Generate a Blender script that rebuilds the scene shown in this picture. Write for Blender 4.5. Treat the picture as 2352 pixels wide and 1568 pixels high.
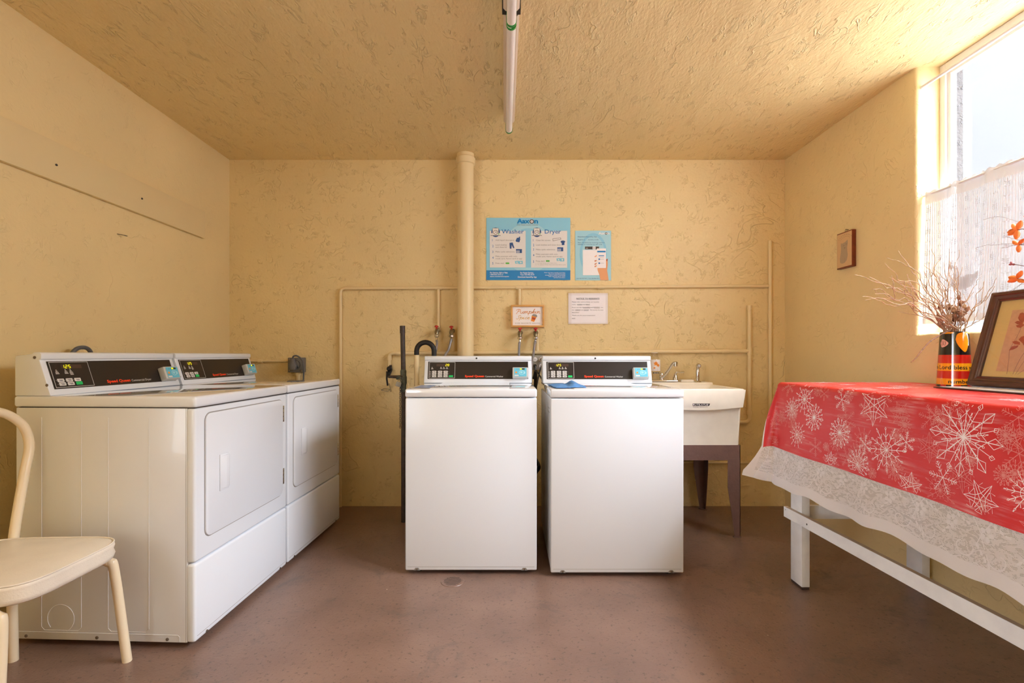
import bpy, bmesh, math, random
from mathutils import Vector, Matrix, noise
R = math.radians
sc = bpy.context.scene
for o in list(bpy.data.objects): bpy.data.objects.remove(o)
COL = sc.collection

# ---------------------------------------------------------------- camera, world, light, exposure
F = 1130.0                      # focal length in pixels of the 2352 px wide frame
H = 1.085                       # lens height over the floor
cd = bpy.data.cameras.new('camera'); cam = bpy.data.objects.new('camera', cd); COL.objects.link(cam)
cd.sensor_width = 36; cd.lens = F / 2352 * 36
cd.shift_x = 7 / 2352; cd.shift_y = 31 / 2352
cd.clip_start = .02
cam.location = (0, 0, H); cam.rotation_euler = (R(90), 0, 0)
sc.camera = cam
sc.view_settings.view_transform = 'Standard'; sc.view_settings.look = 'None'
sc.view_settings.gamma = 1; sc.view_settings.use_curve_mapping = False
sc.view_settings.exposure = 0.10
w = bpy.data.worlds.new('overcast_sky'); sc.world = w; w.use_nodes = True
# a white veiled sky, much brighter around the hidden sun high to the right and behind the camera
wt = w.node_tree; bg = wt.nodes['Background']
SKY_BASE, SUN_GLOW, SUN_DIR = 11.8, 40.0, (.64, -.22, .76)
tc = wt.nodes.new('ShaderNodeTexCoord'); dt = wt.nodes.new('ShaderNodeVectorMath'); dt.operation = 'DOT_PRODUCT'
nv = wt.nodes.new('ShaderNodeVectorMath'); nv.operation = 'NORMALIZE'
wt.links.new(tc.outputs['Generated'], nv.inputs[0]); wt.links.new(nv.outputs[0], dt.inputs[0]); dt.inputs[1].default_value = Vector(SUN_DIR).normalized()
mr = wt.nodes.new('ShaderNodeMapRange'); mr.interpolation_type = 'SMOOTHERSTEP'
mr.inputs[1].default_value = .80; mr.inputs[2].default_value = 1.0; mr.inputs[3].default_value = 0; mr.inputs[4].default_value = SUN_GLOW
ad = wt.nodes.new('ShaderNodeMath'); ad.operation = 'ADD'; ad.inputs[1].default_value = SKY_BASE
wt.links.new(dt.outputs['Value'], mr.inputs[0]); wt.links.new(mr.outputs[0], ad.inputs[0]); wt.links.new(ad.outputs[0], bg.inputs[1])
bg.inputs[0].default_value = (.91, .965, 1.05, 1)
# the window opening guides the sampling of the sky
XW, YF, XL, YB, ZC = 1.982, 3.533, -2.007, -1.7, 2.486
WY0, WY1, WZ0 = .35, 2.393, 1.191
def area_portal(name, loc, rot, sx, sy):
    l = bpy.data.lights.new(name, 'AREA'); l.shape = 'RECTANGLE'; l.size = sx; l.size_y = sy
    l.cycles.is_portal = True
    o = bpy.data.objects.new(name, l); COL.objects.link(o); o.location = loc; o.rotation_euler = rot
    return o
area_portal('window_daylight', (2.19, (WY0 + WY1) / 2, (WZ0 + ZC) / 2), (0, R(90), 0), ZC - WZ0, WY1 - WY0)
area_portal('fill_window_daylight', (XL - .19, -.90, 1.55), (0, R(-90), 0), 1.5, 1.5)  # portal of the side window added to brighten the faces turned left
sc.cycles.use_adaptive_sampling = True; sc.cycles.adaptive_threshold = .09; sc.cycles.adaptive_min_samples = 20
sc.cycles.max_bounces = 9; sc.cycles.diffuse_bounces = 6; sc.cycles.transparent_max_bounces = 16
sc.cycles.sample_clamp_indirect = 12; sc.cycles.caustics_reflective = False; sc.cycles.caustics_refractive = False

# ---------------------------------------------------------------- materials
def srgb(r, g, b):
    f = lambda c: (c / 255 / 12.92) if c <= 10 else ((c / 255 + .055) / 1.055) ** 2.4
    return (f(r), f(g), f(b), 1)
class NT:
    def __init__(s, name):
        s.m = bpy.data.materials.new(name); s.m.use_nodes = True; s.t = s.m.node_tree
        s.p = s.t.nodes['Principled BSDF']; s.out = s.t.nodes['Material Output']
    def n(s, kind, **kw):
        nd = s.t.nodes.new('ShaderNode' + kind)
        for k, v in kw.items():
            if k.startswith('i_'): nd.inputs[k[2:].replace('_', ' ')].default_value = v
            elif k.startswith('n_'): nd.inputs[int(k[2:])].default_value = v
            else: setattr(nd, k, v)
        return nd
    def l(s, a, b): s.t.links.new(a, b)
    def math(s, op, a, b=None, clamp=False):
        nd = s.n('Math', operation=op); nd.use_clamp = clamp
        for i, v in enumerate((a, b)):
            if v is None: continue
            if isinstance(v, (int, float)): nd.inputs[i].default_value = v
            else: s.l(v, nd.inputs[i])
        return nd.outputs[0]
    def ramp(s, fac, stops):
        nd = s.n('ValToRGB'); e = nd.color_ramp.elements
        while len(e) < len(stops): e.new(.5)
        for el, (p, c) in zip(e, stops):
            el.position = p; el.color = c if hasattr(c, '__len__') else (c, c, c, 1)
        s.l(fac, nd.inputs[0]); return nd.outputs[0]
    def mix(s, fac, a, b):
        nd = s.n('Mix', data_type='RGBA')
        for sock, v in ((nd.inputs[0], fac), (nd.inputs[6], a), (nd.inputs[7], b)):
            if isinstance(v, (int, float, tuple)): sock.default_value = v
            else: s.l(v, sock)
        return nd.outputs[2]
    def pos(s): return s.n('NewGeometry').outputs['Position']
    def obj(s): return s.n('TexCoord').outputs['Object']
def simple(name, col, rough=.5, metal=0, coat=0, bump=0, bscale=60, spec=.5, var=0, vscale=8):
    s = NT(name); p = s.p
    p.inputs['Base Color'].default_value = col; p.inputs['Roughness'].default_value = rough
    p.inputs['Metallic'].default_value = metal; p.inputs['Coat Weight'].default_value = coat
    p.inputs['Specular IOR Level'].default_value = spec
    if var or bump:
        c = s.pos()
    if var:
        nz = s.n('TexNoise', i_Scale=vscale, i_Detail=5.0); s.l(c, nz.inputs['Vector'])
        dark = tuple(x * (1 - var) for x in col[:3]) + (1,); light = tuple(min(1, x * (1 + var * .6)) for x in col[:3]) + (1,)
        s.l(s.ramp(nz.outputs[0], [(.3, dark), (.7, light)]), p.inputs['Base Color'])
    if bump:
        nz = s.n('TexNoise', i_Scale=bscale, i_Detail=3.0); s.l(c, nz.inputs['Vector'])
        b = s.n('Bump', i_Strength=bump, i_Distance=.002); s.l(nz.outputs[0], b.inputs['Height']); s.l(b.outputs[0], p.inputs['Normal'])
    return s.m
def emis(name, col, strength):
    s = NT(name); s.p.inputs['Base Color'].default_value = (0, 0, 0, 1)
    s.p.inputs['Emission Color'].default_value = col; s.p.inputs['Emission Strength'].default_value = strength
    return s.m
def plaster(name, col, amt=1.0, rough=.5, stretch=(1, 1, 1)):
    """Trowelled plaster under yellow gloss paint: short curved ridges and cracks over fine orange peel."""
    s = NT(name); p = s.p; P0 = s.n('Mapping'); P0.inputs['Scale'].default_value = stretch; P0.inputs['Rotation'].default_value = (0, 0, R(20) if stretch[1] != 1 else 0); s.l(s.pos(), P0.inputs['Vector']); P = P0.outputs[0]
    big = s.n('TexNoise', i_Scale=1.3, i_Detail=3.0); s.l(P, big.inputs['Vector'])
    d = tuple(x * .955 for x in col[:3]) + (1,); e = tuple(min(1, x * 1.03) for x in col[:3]) + (1,)
    base = s.ramp(big.outputs[0], [(.35, d), (.65, e)])
    hs = []
    for sc_, dist, wdt, msk, off, wt in ((3.4, 1.6, .012, .58, 0, .55), (9.0, 1.5, .022, .55, 7, .4), (26.0, 1.2, .06, .56, 13, .45)):
        mp = s.n('Mapping'); mp.inputs['Location'].default_value = (off, off * .7, off * .3); s.l(P, mp.inputs['Vector'])
        nz = s.n('TexNoise', i_Scale=sc_, i_Detail=2.5, i_Distortion=dist); s.l(mp.outputs[0], nz.inputs['Vector'])
        a = s.math('ABSOLUTE', s.math('SUBTRACT', nz.outputs[0], .5))
        r = s.ramp(a, [(0, 1.0), (wdt, 0.0)])
        mk = s.n('TexNoise', i_Scale=sc_ * .8, i_Detail=2.0); s.l(P, mk.inputs['Vector'])
        m = s.ramp(mk.outputs[0], [(msk, 0.0), (msk + .10, 1.0)])
        hs.append(s.math('MULTIPLY', s.math('MULTIPLY', r, m), wt))
    h = s.math('ADD', s.math('ADD', hs[0], hs[1]), hs[2])
    f1 = s.n('TexNoise', i_Scale=70, i_Detail=3.0); s.l(P, f1.inputs['Vector'])
    f2 = s.n('TexNoise', i_Scale=6, i_Detail=4.0, i_Distortion=.4); s.l(P, f2.inputs['Vector'])
    h = s.math('ADD', h, s.math('MULTIPLY', f1.outputs[0], .38))
    h = s.math('ADD', h, s.math('MULTIPLY', f2.outputs[0], 1.5))
    b = s.n('Bump', i_Strength=1.0, i_Distance=.0042 * amt); s.l(h, b.inputs['Height']); s.l(b.outputs[0], p.inputs['Normal'])
    cr = s.n('TexNoise', i_Scale=6.5, i_Detail=3.0, i_Distortion=1.6); s.l(P, cr.inputs['Vector'])
    ck = s.ramp(s.math('ABSOLUTE', s.math('SUBTRACT', cr.outputs[0], .5)), [(0, 1.0), (.004, 0.0)])
    cm = s.n('TexNoise', i_Scale=4.0, i_Detail=2.0); s.l(P, cm.inputs['Vector'])
    ck = s.math('MULTIPLY', s.math('MULTIPLY', ck, s.ramp(cm.outputs[0], [(.60, 0.0), (.68, 1.0)])), .14)
    s.l(s.mix(ck, base, tuple(x * .45 for x in col[:3]) + (1,)), p.inputs['Base Color'])
    p.inputs['Roughness'].default_value = rough
    return s.m
YEL = srgb(234, 211, 158)
M = {}
M['wall'] = plaster('painted_plaster', YEL, 1.3)
M['sidewall'] = plaster('painted_plaster_side', YEL, .62)
M['ceil'] = plaster('painted_plaster_ceiling', YEL, 2.1, .45, (1.25, .55, 1))
M['jamb'] = plaster('rough_plaster', srgb(238, 214, 168), 2.4)
M['pipe_paint'] = simple('painted_pipe', srgb(234, 212, 165), .42, bump=.5, bscale=40)
M['board'] = simple('painted_board', srgb(232, 211, 162), .45, bump=.3, bscale=30)
M['white'] = simple('white_enamel', srgb(228, 233, 240), .26, coat=.1)
M['whitetop'] = simple('white_enamel_polished', srgb(230, 234, 240), .07, coat=1)
M['whiteside'] = simple('white_enamel_satin', srgb(224, 226, 230), .28, coat=.2)
M['seam'] = simple('dark_seam', srgb(70, 62, 58), .6)
M['shade'] = simple('grey_seam', srgb(150, 146, 143), .5)
M['face'] = simple('brown_black_faceplate', srgb(36, 28, 24), .38)
M['black'] = simple('black_plastic', srgb(22, 20, 20), .4)
M['rubber'] = simple('black_rubber', srgb(28, 24, 23), .55)
M['key'] = simple('white_key', srgb(222, 218, 214), .4)
M['green'] = simple('green_key', srgb(20, 200, 105), .4)
M['red'] = simple('red_letter', srgb(255, 70, 28), .4)
M['letter'] = simple('white_letter', srgb(225, 222, 218), .4)
M['ink'] = simple('grey_ink', srgb(96, 96, 104), .6)
M['dim'] = simple('dim_display', srgb(72, 52, 44), .4)
M['lit'] = emis('lit_digits', srgb(255, 240, 0), 1.4)
M['rdr'] = simple('grey_plastic', srgb(196, 196, 194), .4)
M['cyan'] = simple('cyan_label', srgb(105, 196, 222), .35)
M['cyan2'] = simple('pale_cyan', srgb(165, 222, 236), .35)
M['orange'] = simple('orange_ink', srgb(243, 148, 48), .5)
M['steel'] = simple('screw_steel', srgb(140, 130, 120), .35, metal=.9)
M['chrome'] = simple('chrome', srgb(215, 212, 208), .12, metal=1)
M['galv'] = simple('galvanised_box', srgb(172, 172, 170), .42, metal=.6)
M['brass'] = simple('tarnished_brass', srgb(150, 138, 110), .38, metal=.8, var=.3, vscale=60)
M['redknob'] = simple('red_knob', srgb(196, 48, 44), .45)
M['iron'] = simple('rusty_dark_iron', srgb(74, 62, 55), .45, metal=.25, var=.35, vscale=40, bump=.5, bscale=90)
M['verd'] = simple('verdigris_joint', srgb(92, 98, 90), .6, metal=.2, var=.4, vscale=70)
M['lens'] = simple('tube_glass', srgb(236, 228, 222), .25)
M['fix'] = simple('fixture_enamel', srgb(206, 186, 166), .35)
M['fixd'] = simple('dark_gap', srgb(40, 32, 28), .6)
M['socket'] = simple('green_lampholder', srgb(30, 140, 55), .3)
M['copper'] = simple('copper_contact', srgb(230, 190, 140), .35)
M['winframe'] = simple('white_aluminium', srgb(232, 230, 232), .35)
M['cream'] = simple('cream_tube', srgb(238, 221, 190), .28, coat=.3)
M['vinyl'] = simple('cream_vinyl', srgb(232, 222, 206), .42, bump=.35, bscale=220, var=.05, vscale=12)
M['greenlining'] = simple('green_lining', srgb(30, 92, 66), .8)
M['tub'] = simple('sink_plastic', srgb(250, 243, 230), .4, var=.04, vscale=14)
M['tubmetal'] = simple('brown_painted_steel', srgb(124, 96, 90), .4, bump=.7, bscale=70, var=.08, vscale=25)
M['wood'] = simple('white_painted_wood', srgb(244, 246, 250), .45, bump=.8, bscale=35, var=.10, vscale=10)
M['woodedge'] = simple('worn_wood_edge', srgb(178, 160, 142), .7, bump=.6, bscale=40)
M['walnut'] = simple('dark_walnut_frame', srgb(84, 48, 34), .28, coat=.3, var=.25, vscale=25)
M['mahog'] = simple('mahogany_plaque', srgb(120, 50, 22), .35, var=.2, vscale=30)
M['blond'] = simple('blond_wood_frame', srgb(222, 166, 92), .45, var=.08, vscale=25)
M['paper'] = simple('white_paper', srgb(250, 246, 252), .5)
M['cardw'] = simple('white_card', srgb(250, 246, 248), .5)
M['twig'] = simple('bare_twig', srgb(188, 156, 124), .6, var=.35, vscale=70)
M['pod'] = simple('seed_pod', srgb(158, 116, 88), .7, var=.45, vscale=60)
M['petal'] = simple('orange_petal', srgb(236, 130, 50), .5, var=.15, vscale=40)
M['petal2'] = simple('purple_brown_petal', srgb(170, 84, 88), .5)
M['wire'] = simple('thin_tendril', srgb(110, 82, 78), .5)
M['cord'] = simple('grey_cord', srgb(92, 94, 100), .45)
M['plug'] = simple('dark_grey_plastic', srgb(112, 110, 110), .4)
M['blue'] = simple('blue_cloth', srgb(88, 142, 200), .8, bump=.6, bscale=200, var=.15, vscale=50)
M['bluelabel'] = simple('blue_label', srgb(122, 148, 190), .3)

def floor_mat():
    s = NT('brown_floor_paint'); P = s.pos(); p = s.p
    n1 = s.n('TexNoise', i_Scale=2.2, i_Detail=8.0, i_Roughness=.62); s.l(P, n1.inputs['Vector'])
    c = s.ramp(n1.outputs[0], [(.3, srgb(116, 92, 80)), (.5, srgb(132, 105, 92)), (.72, srgb(146, 118, 103))])
    n2 = s.n('TexNoise', i_Scale=60, i_Detail=4.0, i_Roughness=.7); s.l(P, n2.inputs['Vector'])
    c = s.mix(s.ramp(n2.outputs[0], [(.57, 0.0), (.66, .75)]), c, srgb(82, 66, 58))
    n3 = s.n('TexNoise', i_Scale=5.5, i_Detail=6.0, i_Roughness=.7, i_Distortion=.6); s.l(P, n3.inputs['Vector'])
    c = s.mix(s.ramp(n3.outputs[0], [(.56, 0.0), (.70, .7)]), c, srgb(96, 84, 78))
    v = s.n('TexVoronoi', i_Scale=9.0); s.l(P, v.inputs['Vector'])
    sp = s.ramp(v.outputs['Distance'], [(.022, 1.0), (.03, 0.0)])
    vm = s.n('TexNoise', i_Scale=6.0); s.l(P, vm.inputs['Vector'])
    sp = s.math('MULTIPLY', sp, s.ramp(vm.outputs[0], [(.5, 0.0), (.55, 1.0)]))
    c = s.mix(sp, c, srgb(214, 196, 180))
    s.l(c, p.inputs['Base Color'])
    s.l(s.ramp(n1.outputs[0], [(.3, .29), (.7, .40)]), p.inputs['Roughness'])
    n4 = s.n('TexNoise', i_Scale=110, i_Detail=3.0); s.l(P, n4.inputs['Vector'])
    n5 = s.n('TexNoise', i_Scale=9, i_Detail=3.0); s.l(P, n5.inputs['Vector'])
    h = s.math('ADD', s.math('MULTIPLY', n4.outputs[0], .5), s.math('MULTIPLY', n5.outputs[0], 1.0))
    b = s.n('Bump', i_Strength=.8, i_Distance=.0022); s.l(h, b.inputs['Height']); s.l(b.outputs[0], p.inputs['Normal'])
    return s.m
M['floor'] = floor_mat()
def fabric(name, col, alpha, transl=.5, stripes=0):
    """Thin cloth: part open weave, part diffusing."""
    s = NT(name); t = s.t; t.nodes.remove(s.p)
    d = s.n('BsdfDiffuse'); d.inputs[0].default_value = col
    tr = s.n('BsdfTranslucent'); tr.inputs[0].default_value = col
    tp = s.n('BsdfTransparent')
    m1 = s.n('MixShader'); m1.inputs[0].default_value = transl; s.l(d.outputs[0], m1.inputs[1]); s.l(tr.outputs[0], m1.inputs[2])
    m2 = s.n('MixShader'); s.l(tp.outputs[0], m2.inputs[1]); s.l(m1.outputs[0], m2.inputs[2])
    if stripes == 1:       # ribbed voile: fine ribs, mesh between
        uv = s.n('UVMap'); sp = s.n('SeparateXYZ'); s.l(uv.outputs[0], sp.inputs[0])
        wv = s.math('SINE', s.math('MULTIPLY', sp.outputs[0], 2 * math.pi / .0085))
        a = s.ramp(s.math('ADD', s.math('MULTIPLY', wv, .5), .5), [(.35, alpha - .14), (.85, alpha + .3)])
        s.l(a, m2.inputs[0])
    elif stripes == 2:     # lace net with a filled floral ground
        uv = s.n('UVMap'); nz = s.n('TexNoise', i_Scale=24.0, i_Detail=2.0, i_Distortion=2.2); s.l(uv.outputs[0], nz.inputs['Vector'])
        fill = s.ramp(nz.outputs[0], [(.40, 0.0), (.45, 1.0), (.60, 1.0), (.64, .1)])
        sp = s.n('SeparateXYZ'); s.l(uv.outputs[0], sp.inputs[0])
        u1 = s.math('SINE', s.math('MULTIPLY', s.math('ADD', sp.outputs[0], sp.outputs[1]), 2 * math.pi / .0075))
        u2 = s.math('SINE', s.math('MULTIPLY', s.math('SUBTRACT', sp.outputs[0], sp.outputs[1]), 2 * math.pi / .0075))
        net = s.ramp(s.math('MAXIMUM', u1, u2), [(.45, alpha - .18), (.8, alpha + .3)])
        a = s.math('MAXIMUM', net, s.math('MULTIPLY', fill, .9), clamp=True)
        s.l(a, m2.inputs[0])
    else: m2.inputs[0].default_value = alpha
    s.l(m2.outputs[0], s.out.inputs[0]); return s.m
M['voile'] = fabric('white_voile', srgb(222, 226, 232), .80, .032, 1)
M['voiletop'] = fabric('white_voile_header', srgb(222, 220, 220), .95, .03)
M['voilemotif'] = fabric('woven_motif', srgb(205, 205, 208), .92, .025)
M['lace'] = fabric('white_lace', srgb(250, 248, 252), .66, .35, 2)
M['lacefill'] = fabric('white_lace_solid', srgb(252, 250, 254), .985, .3)
def glassmat(name, tint=(1, 1, 1, 1), refl=.06, rough=.02):
    s = NT(name); s.t.nodes.remove(s.p)
    tp = s.n('BsdfTransparent'); tp.inputs[0].default_value = tint
    g = s.n('BsdfGlossy'); g.inputs['Roughness'].default_value = rough
    lw = s.n('LayerWeight'); lw.inputs[0].default_value = .5
    f = s.math('ADD', s.math('MULTIPLY', s.math('POWER', lw.outputs['Facing'], 5.0), .85), refl, clamp=True)
    mx = s.n('MixShader'); s.l(f, mx.inputs[0]); s.l(tp.outputs[0], mx.inputs[1]); s.l(g.outputs[0], mx.inputs[2])
    s.l(mx.outputs[0], s.out.inputs[0]); return s.m
M['pane'] = glassmat('window_glass', (.97, .975, .98, 1), .04)
M['plastic'] = glassmat('clear_plastic', (.95, .93, .88, 1), .10, .08)
M['frameglass'] = glassmat('picture_glass', (1, 1, 1, 1), .045, .04)
def braid():
    s = NT('braided_steel'); P = s.pos(); p = s.p
    p.inputs['Metallic'].default_value = .45; p.inputs['Roughness'].default_value = .45
    wv = s.n('TexWave', i_Scale=110.0, i_Distortion=2.0); wv.bands_direction = 'Z'; s.l(P, wv.inputs['Vector'])
    s.l(s.ramp(wv.outputs[1] if len(wv.outputs) > 1 else wv.outputs[0], [(.2, srgb(120, 118, 122)), (.8, srgb(176, 174, 178))]), p.inputs['Base Color'])
    return s.m
M['braid'] = braid()
def redcloth():
    s = NT('red_vinyl_cloth'); p = s.p; uv = s.n('UVMap')
    mp = s.n('Mapping'); mp.inputs['Scale'].default_value = (2.0, 34.0, 1); s.l(uv.outputs[0], mp.inputs['Vector'])
    nz = s.n('TexNoise', i_Scale=2.2, i_Detail=6.0, i_Roughness=.7); s.l(mp.outputs[0], nz.inputs['Vector'])
    mk = s.n('TexNoise', i_Scale=7.0, i_Detail=2.0); s.l(uv.outputs[0], mk.inputs['Vector'])
    f = s.math('MULTIPLY', s.ramp(nz.outputs[0], [(.48, 0.0), (.72, .8)]), s.ramp(mk.outputs[0], [(.46, 0.0), (.62, 1.0)]))
    c = s.mix(f, srgb(214, 28, 32), srgb(245, 205, 205))
    mk2 = s.n('TexNoise', i_Scale=9.0, i_Detail=3.0); s.l(uv.outputs[0], mk2.inputs['Vector'])
    c = s.mix(s.ramp(mk2.outputs[0], [(.42, 0.0), (.7, .35)]), c, srgb(226, 70, 68))
    s.l(c, p.inputs['Base Color']); p.inputs['Roughness'].default_value = .38
    return s.m
M['redcloth'] = redcloth()
M['flake'] = simple('white_print', srgb(254, 240, 242), .4)
M['flake2'] = simple('pink_print', srgb(232, 142, 138), .4)
def weave(name, col, c2, scale=900):
    return simple(name, col, .7, var=.06, vscale=scale)
M['mat'] = simple('sage_yellow_mat', srgb(208, 186, 118), .7)
M['tanpaper'] = simple('tan_print', srgb(202, 160, 122), .75, var=.08, vscale=60)
M['rust'] = simple('rust_ink', srgb(168, 82, 52), .7, var=.2, vscale=50)
M['stemink'] = simple('brown_ink', srgb(140, 104, 88), .7)
# ---------------------------------------------------------------- mesh helpers
WM = {}
def empty(name, loc=(0, 0, 0), rz=0, label=None, cat=None, group=None):
    o = bpy.data.objects.new(name, None); COL.objects.link(o); o.location = loc; o.rotation_euler = (0, 0, rz)
    o.empty_display_size = .05
    tag(o, label, cat, group); WM[o.name] = Matrix.Translation(loc) @ Matrix.Rotation(rz, 4, 'Z'); return o
def tag(o, label=None, cat=None, group=None, kind=None):
    for k, v in (('label', label), ('category', cat), ('group', group), ('kind', kind)):
        if v: o[k] = v
    return o
class B:
    def __init__(s, *mats): s.bm = bmesh.new(); s.mats = [M[m] for m in mats]; s.mi = 0
    def mat(s, name):
        m = M[name]
        if m not in s.mats: s.mats.append(m)
        s.mi = s.mats.index(m); return s
    def add(s, verts, faces, smooth=False):
        vs = [s.bm.verts.new(v) for v in verts]; out = []
        for f in faces:
            try: fc = s.bm.faces.new([vs[i] for i in f])
            except ValueError: continue
            fc.material_index = s.mi; fc.smooth = smooth; out.append(fc)
        return vs, out
    def box(s, x0, x1, y0, y1, z0, z1, bev=0, seg=2, smooth=True):
        t = bmesh.new()
        vs = [t.verts.new((x, y, z)) for x in (x0, x1) for y in (y0, y1) for z in (z0, z1)]
        for f in ((0, 1, 3, 2), (4, 6, 7, 5), (0, 4, 5, 1), (2, 3, 7, 6), (0, 2, 6, 4), (1, 5, 7, 3)): t.faces.new([vs[i] for i in f])
        if bev: bmesh.ops.bevel(t, geom=t.edges[:], offset=bev, segments=seg, profile=.5, affect='EDGES')
        s.merge(t, smooth and bev > 0); return s
    def merge(s, t, smooth=False, mtx=None):
        if mtx: t.transform(mtx)
        t.verts.index_update()
        vs = [s.bm.verts.new(v.co) for v in t.verts]
        for f in t.faces:
            fc = s.bm.faces.new([vs[v.index] for v in f.verts]); fc.material_index = s.mi; fc.smooth = smooth
        t.free()
    def tube(s, pts, r, seg=12, caps=True, closed=False):
        pts = [Vector(p) for p in pts]; n = len(pts)
        rs = r if hasattr(r, '__len__') else [r] * n
        tang = []
        for i in range(n):
            a = pts[(i - 1) % n] if closed else pts[max(i - 1, 0)]; b = pts[(i + 1) % n] if closed else pts[min(i + 1, n - 1)]
            d = (b - a); tang.append(d.normalized() if d.length > 1e-9 else Vector((0, 0, 1)))
        up = Vector((0, 0, 1)) if abs(tang[0].z) < .9 else Vector((1, 0, 0))
        x = tang[0].cross(up).normalized(); rings = []
        for i in range(n):
            x = (x - tang[i] * x.dot(tang[i]))
            x = x.normalized() if x.length > 1e-6 else tang[i].orthogonal().normalized()
            y = tang[i].cross(x)
            rings.append([s.bm.verts.new(pts[i] + (x * math.cos(2 * math.pi * k / seg) + y * math.sin(2 * math.pi * k / seg)) * rs[i]) for k in range(seg)])
        m = n if closed else n - 1
        for i in range(m):
            a, b = rings[i], rings[(i + 1) % n]
            for k in range(seg):
                f = s.bm.faces.new((a[k], a[(k + 1) % seg], b[(k + 1) % seg], b[k])); f.material_index = s.mi; f.smooth = True
        if caps and not closed:
            for rg, fl in ((rings[0], 1), (rings[-1], 0)):
                f = s.bm.faces.new(rg[::-1] if fl else rg); f.material_index = s.mi
        return s
    def lathe(s, prof, c=(0, 0, 0), seg=24, axis='Z', close=True, mats=None):
        c = Vector(c); rings = []
        for r, z in prof:
            rg = []
            for k in range(seg):
                a = 2 * math.pi * k / seg; p = Vector((math.cos(a) * r, math.sin(a) * r, z))
                if axis == 'Y': p = Vector((p.x, p.z, p.y))
                elif axis == 'X': p = Vector((p.z, p.x, p.y))
                rg.append(s.bm.verts.new(c + p))
            rings.append(rg)
        for i in range(len(rings) - 1):
            for k in range(seg):
                f = s.bm.faces.new((rings[i][k], rings[i][(k + 1) % seg], rings[i + 1][(k + 1) % seg], rings[i + 1][k]))
                f.material_index = mats[i] if mats else s.mi; f.smooth = True
        if close:
            for rg in (rings[0][::-1], rings[-1]):
                f = s.bm.faces.new(rg); f.material_index = mats[0] if mats else s.mi
        return s
    def prism(s, poly, a, b, axis='X', bev=0, smooth=False, seg=2):
        t = bmesh.new()
        def P(u, v, w): return {'X': (w, u, v), 'Y': (u, w, v), 'Z': (u, v, w)}[axis]
        lo = [t.verts.new(P(u, v, a)) for u, v in poly]; hi = [t.verts.new(P(u, v, b)) for u, v in poly]; n = len(poly)
        t.faces.new(lo[::-1]); t.faces.new(hi)
        for i in range(n): t.faces.new((lo[i], lo[(i + 1) % n], hi[(i + 1) % n], hi[i]))
        bmesh.ops.recalc_face_normals(t, faces=t.faces[:])
        if bev: bmesh.ops.bevel(t, geom=t.edges[:], offset=bev, segments=seg, profile=.5, affect='EDGES')
        s.merge(t, smooth or bev > 0); return s
    def build(s, name, parent=None, world=False, fix=True, sharp=35):
        if fix: bmesh.ops.recalc_face_normals(s.bm, faces=s.bm.faces[:])
        if world and parent is not None: s.bm.transform(WM[parent.name].inverted())
        me = bpy.data.meshes.new(name); s.bm.to_mesh(me); s.bm.free()
        for m in s.mats: me.materials.append(m)
        if any(p.use_smooth for p in me.polygons) and sharp: me.set_sharp_from_angle(angle=R(sharp))
        o = bpy.data.objects.new(name, me); COL.objects.link(o)
        if parent is not None: o.parent = parent; WM[o.name] = WM[parent.name]
        else: WM[o.name] = Matrix()
        return o
_TX = {}
def textgeo(txt, shear=0, offset=0, space=1):
    k = (txt, shear, offset, space)
    if k not in _TX:
        cu = bpy.data.curves.new('t', 'FONT'); cu.body = txt; cu.size = 1; cu.shear = shear; cu.offset = offset
        cu.resolution_u = 2; cu.space_character = space; cu.align_x = 'LEFT'
        o = bpy.data.objects.new('t', cu); COL.objects.link(o)
        me = bpy.data.meshes.new_from_object(o.evaluated_get(bpy.context.evaluated_depsgraph_get()))
        vs = [(v.co.x, v.co.y) for v in me.vertices]; fs = [tuple(p.vertices) for p in me.polygons]
        bpy.data.objects.remove(o); bpy.data.curves.remove(cu); bpy.data.meshes.remove(me)
        xs = [v[0] for v in vs] or [0, 1]; x0 = min(xs)
        _TX[k] = ([(x - x0, y) for x, y in vs], fs, max(xs) - x0)
    return _TX[k]
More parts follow.
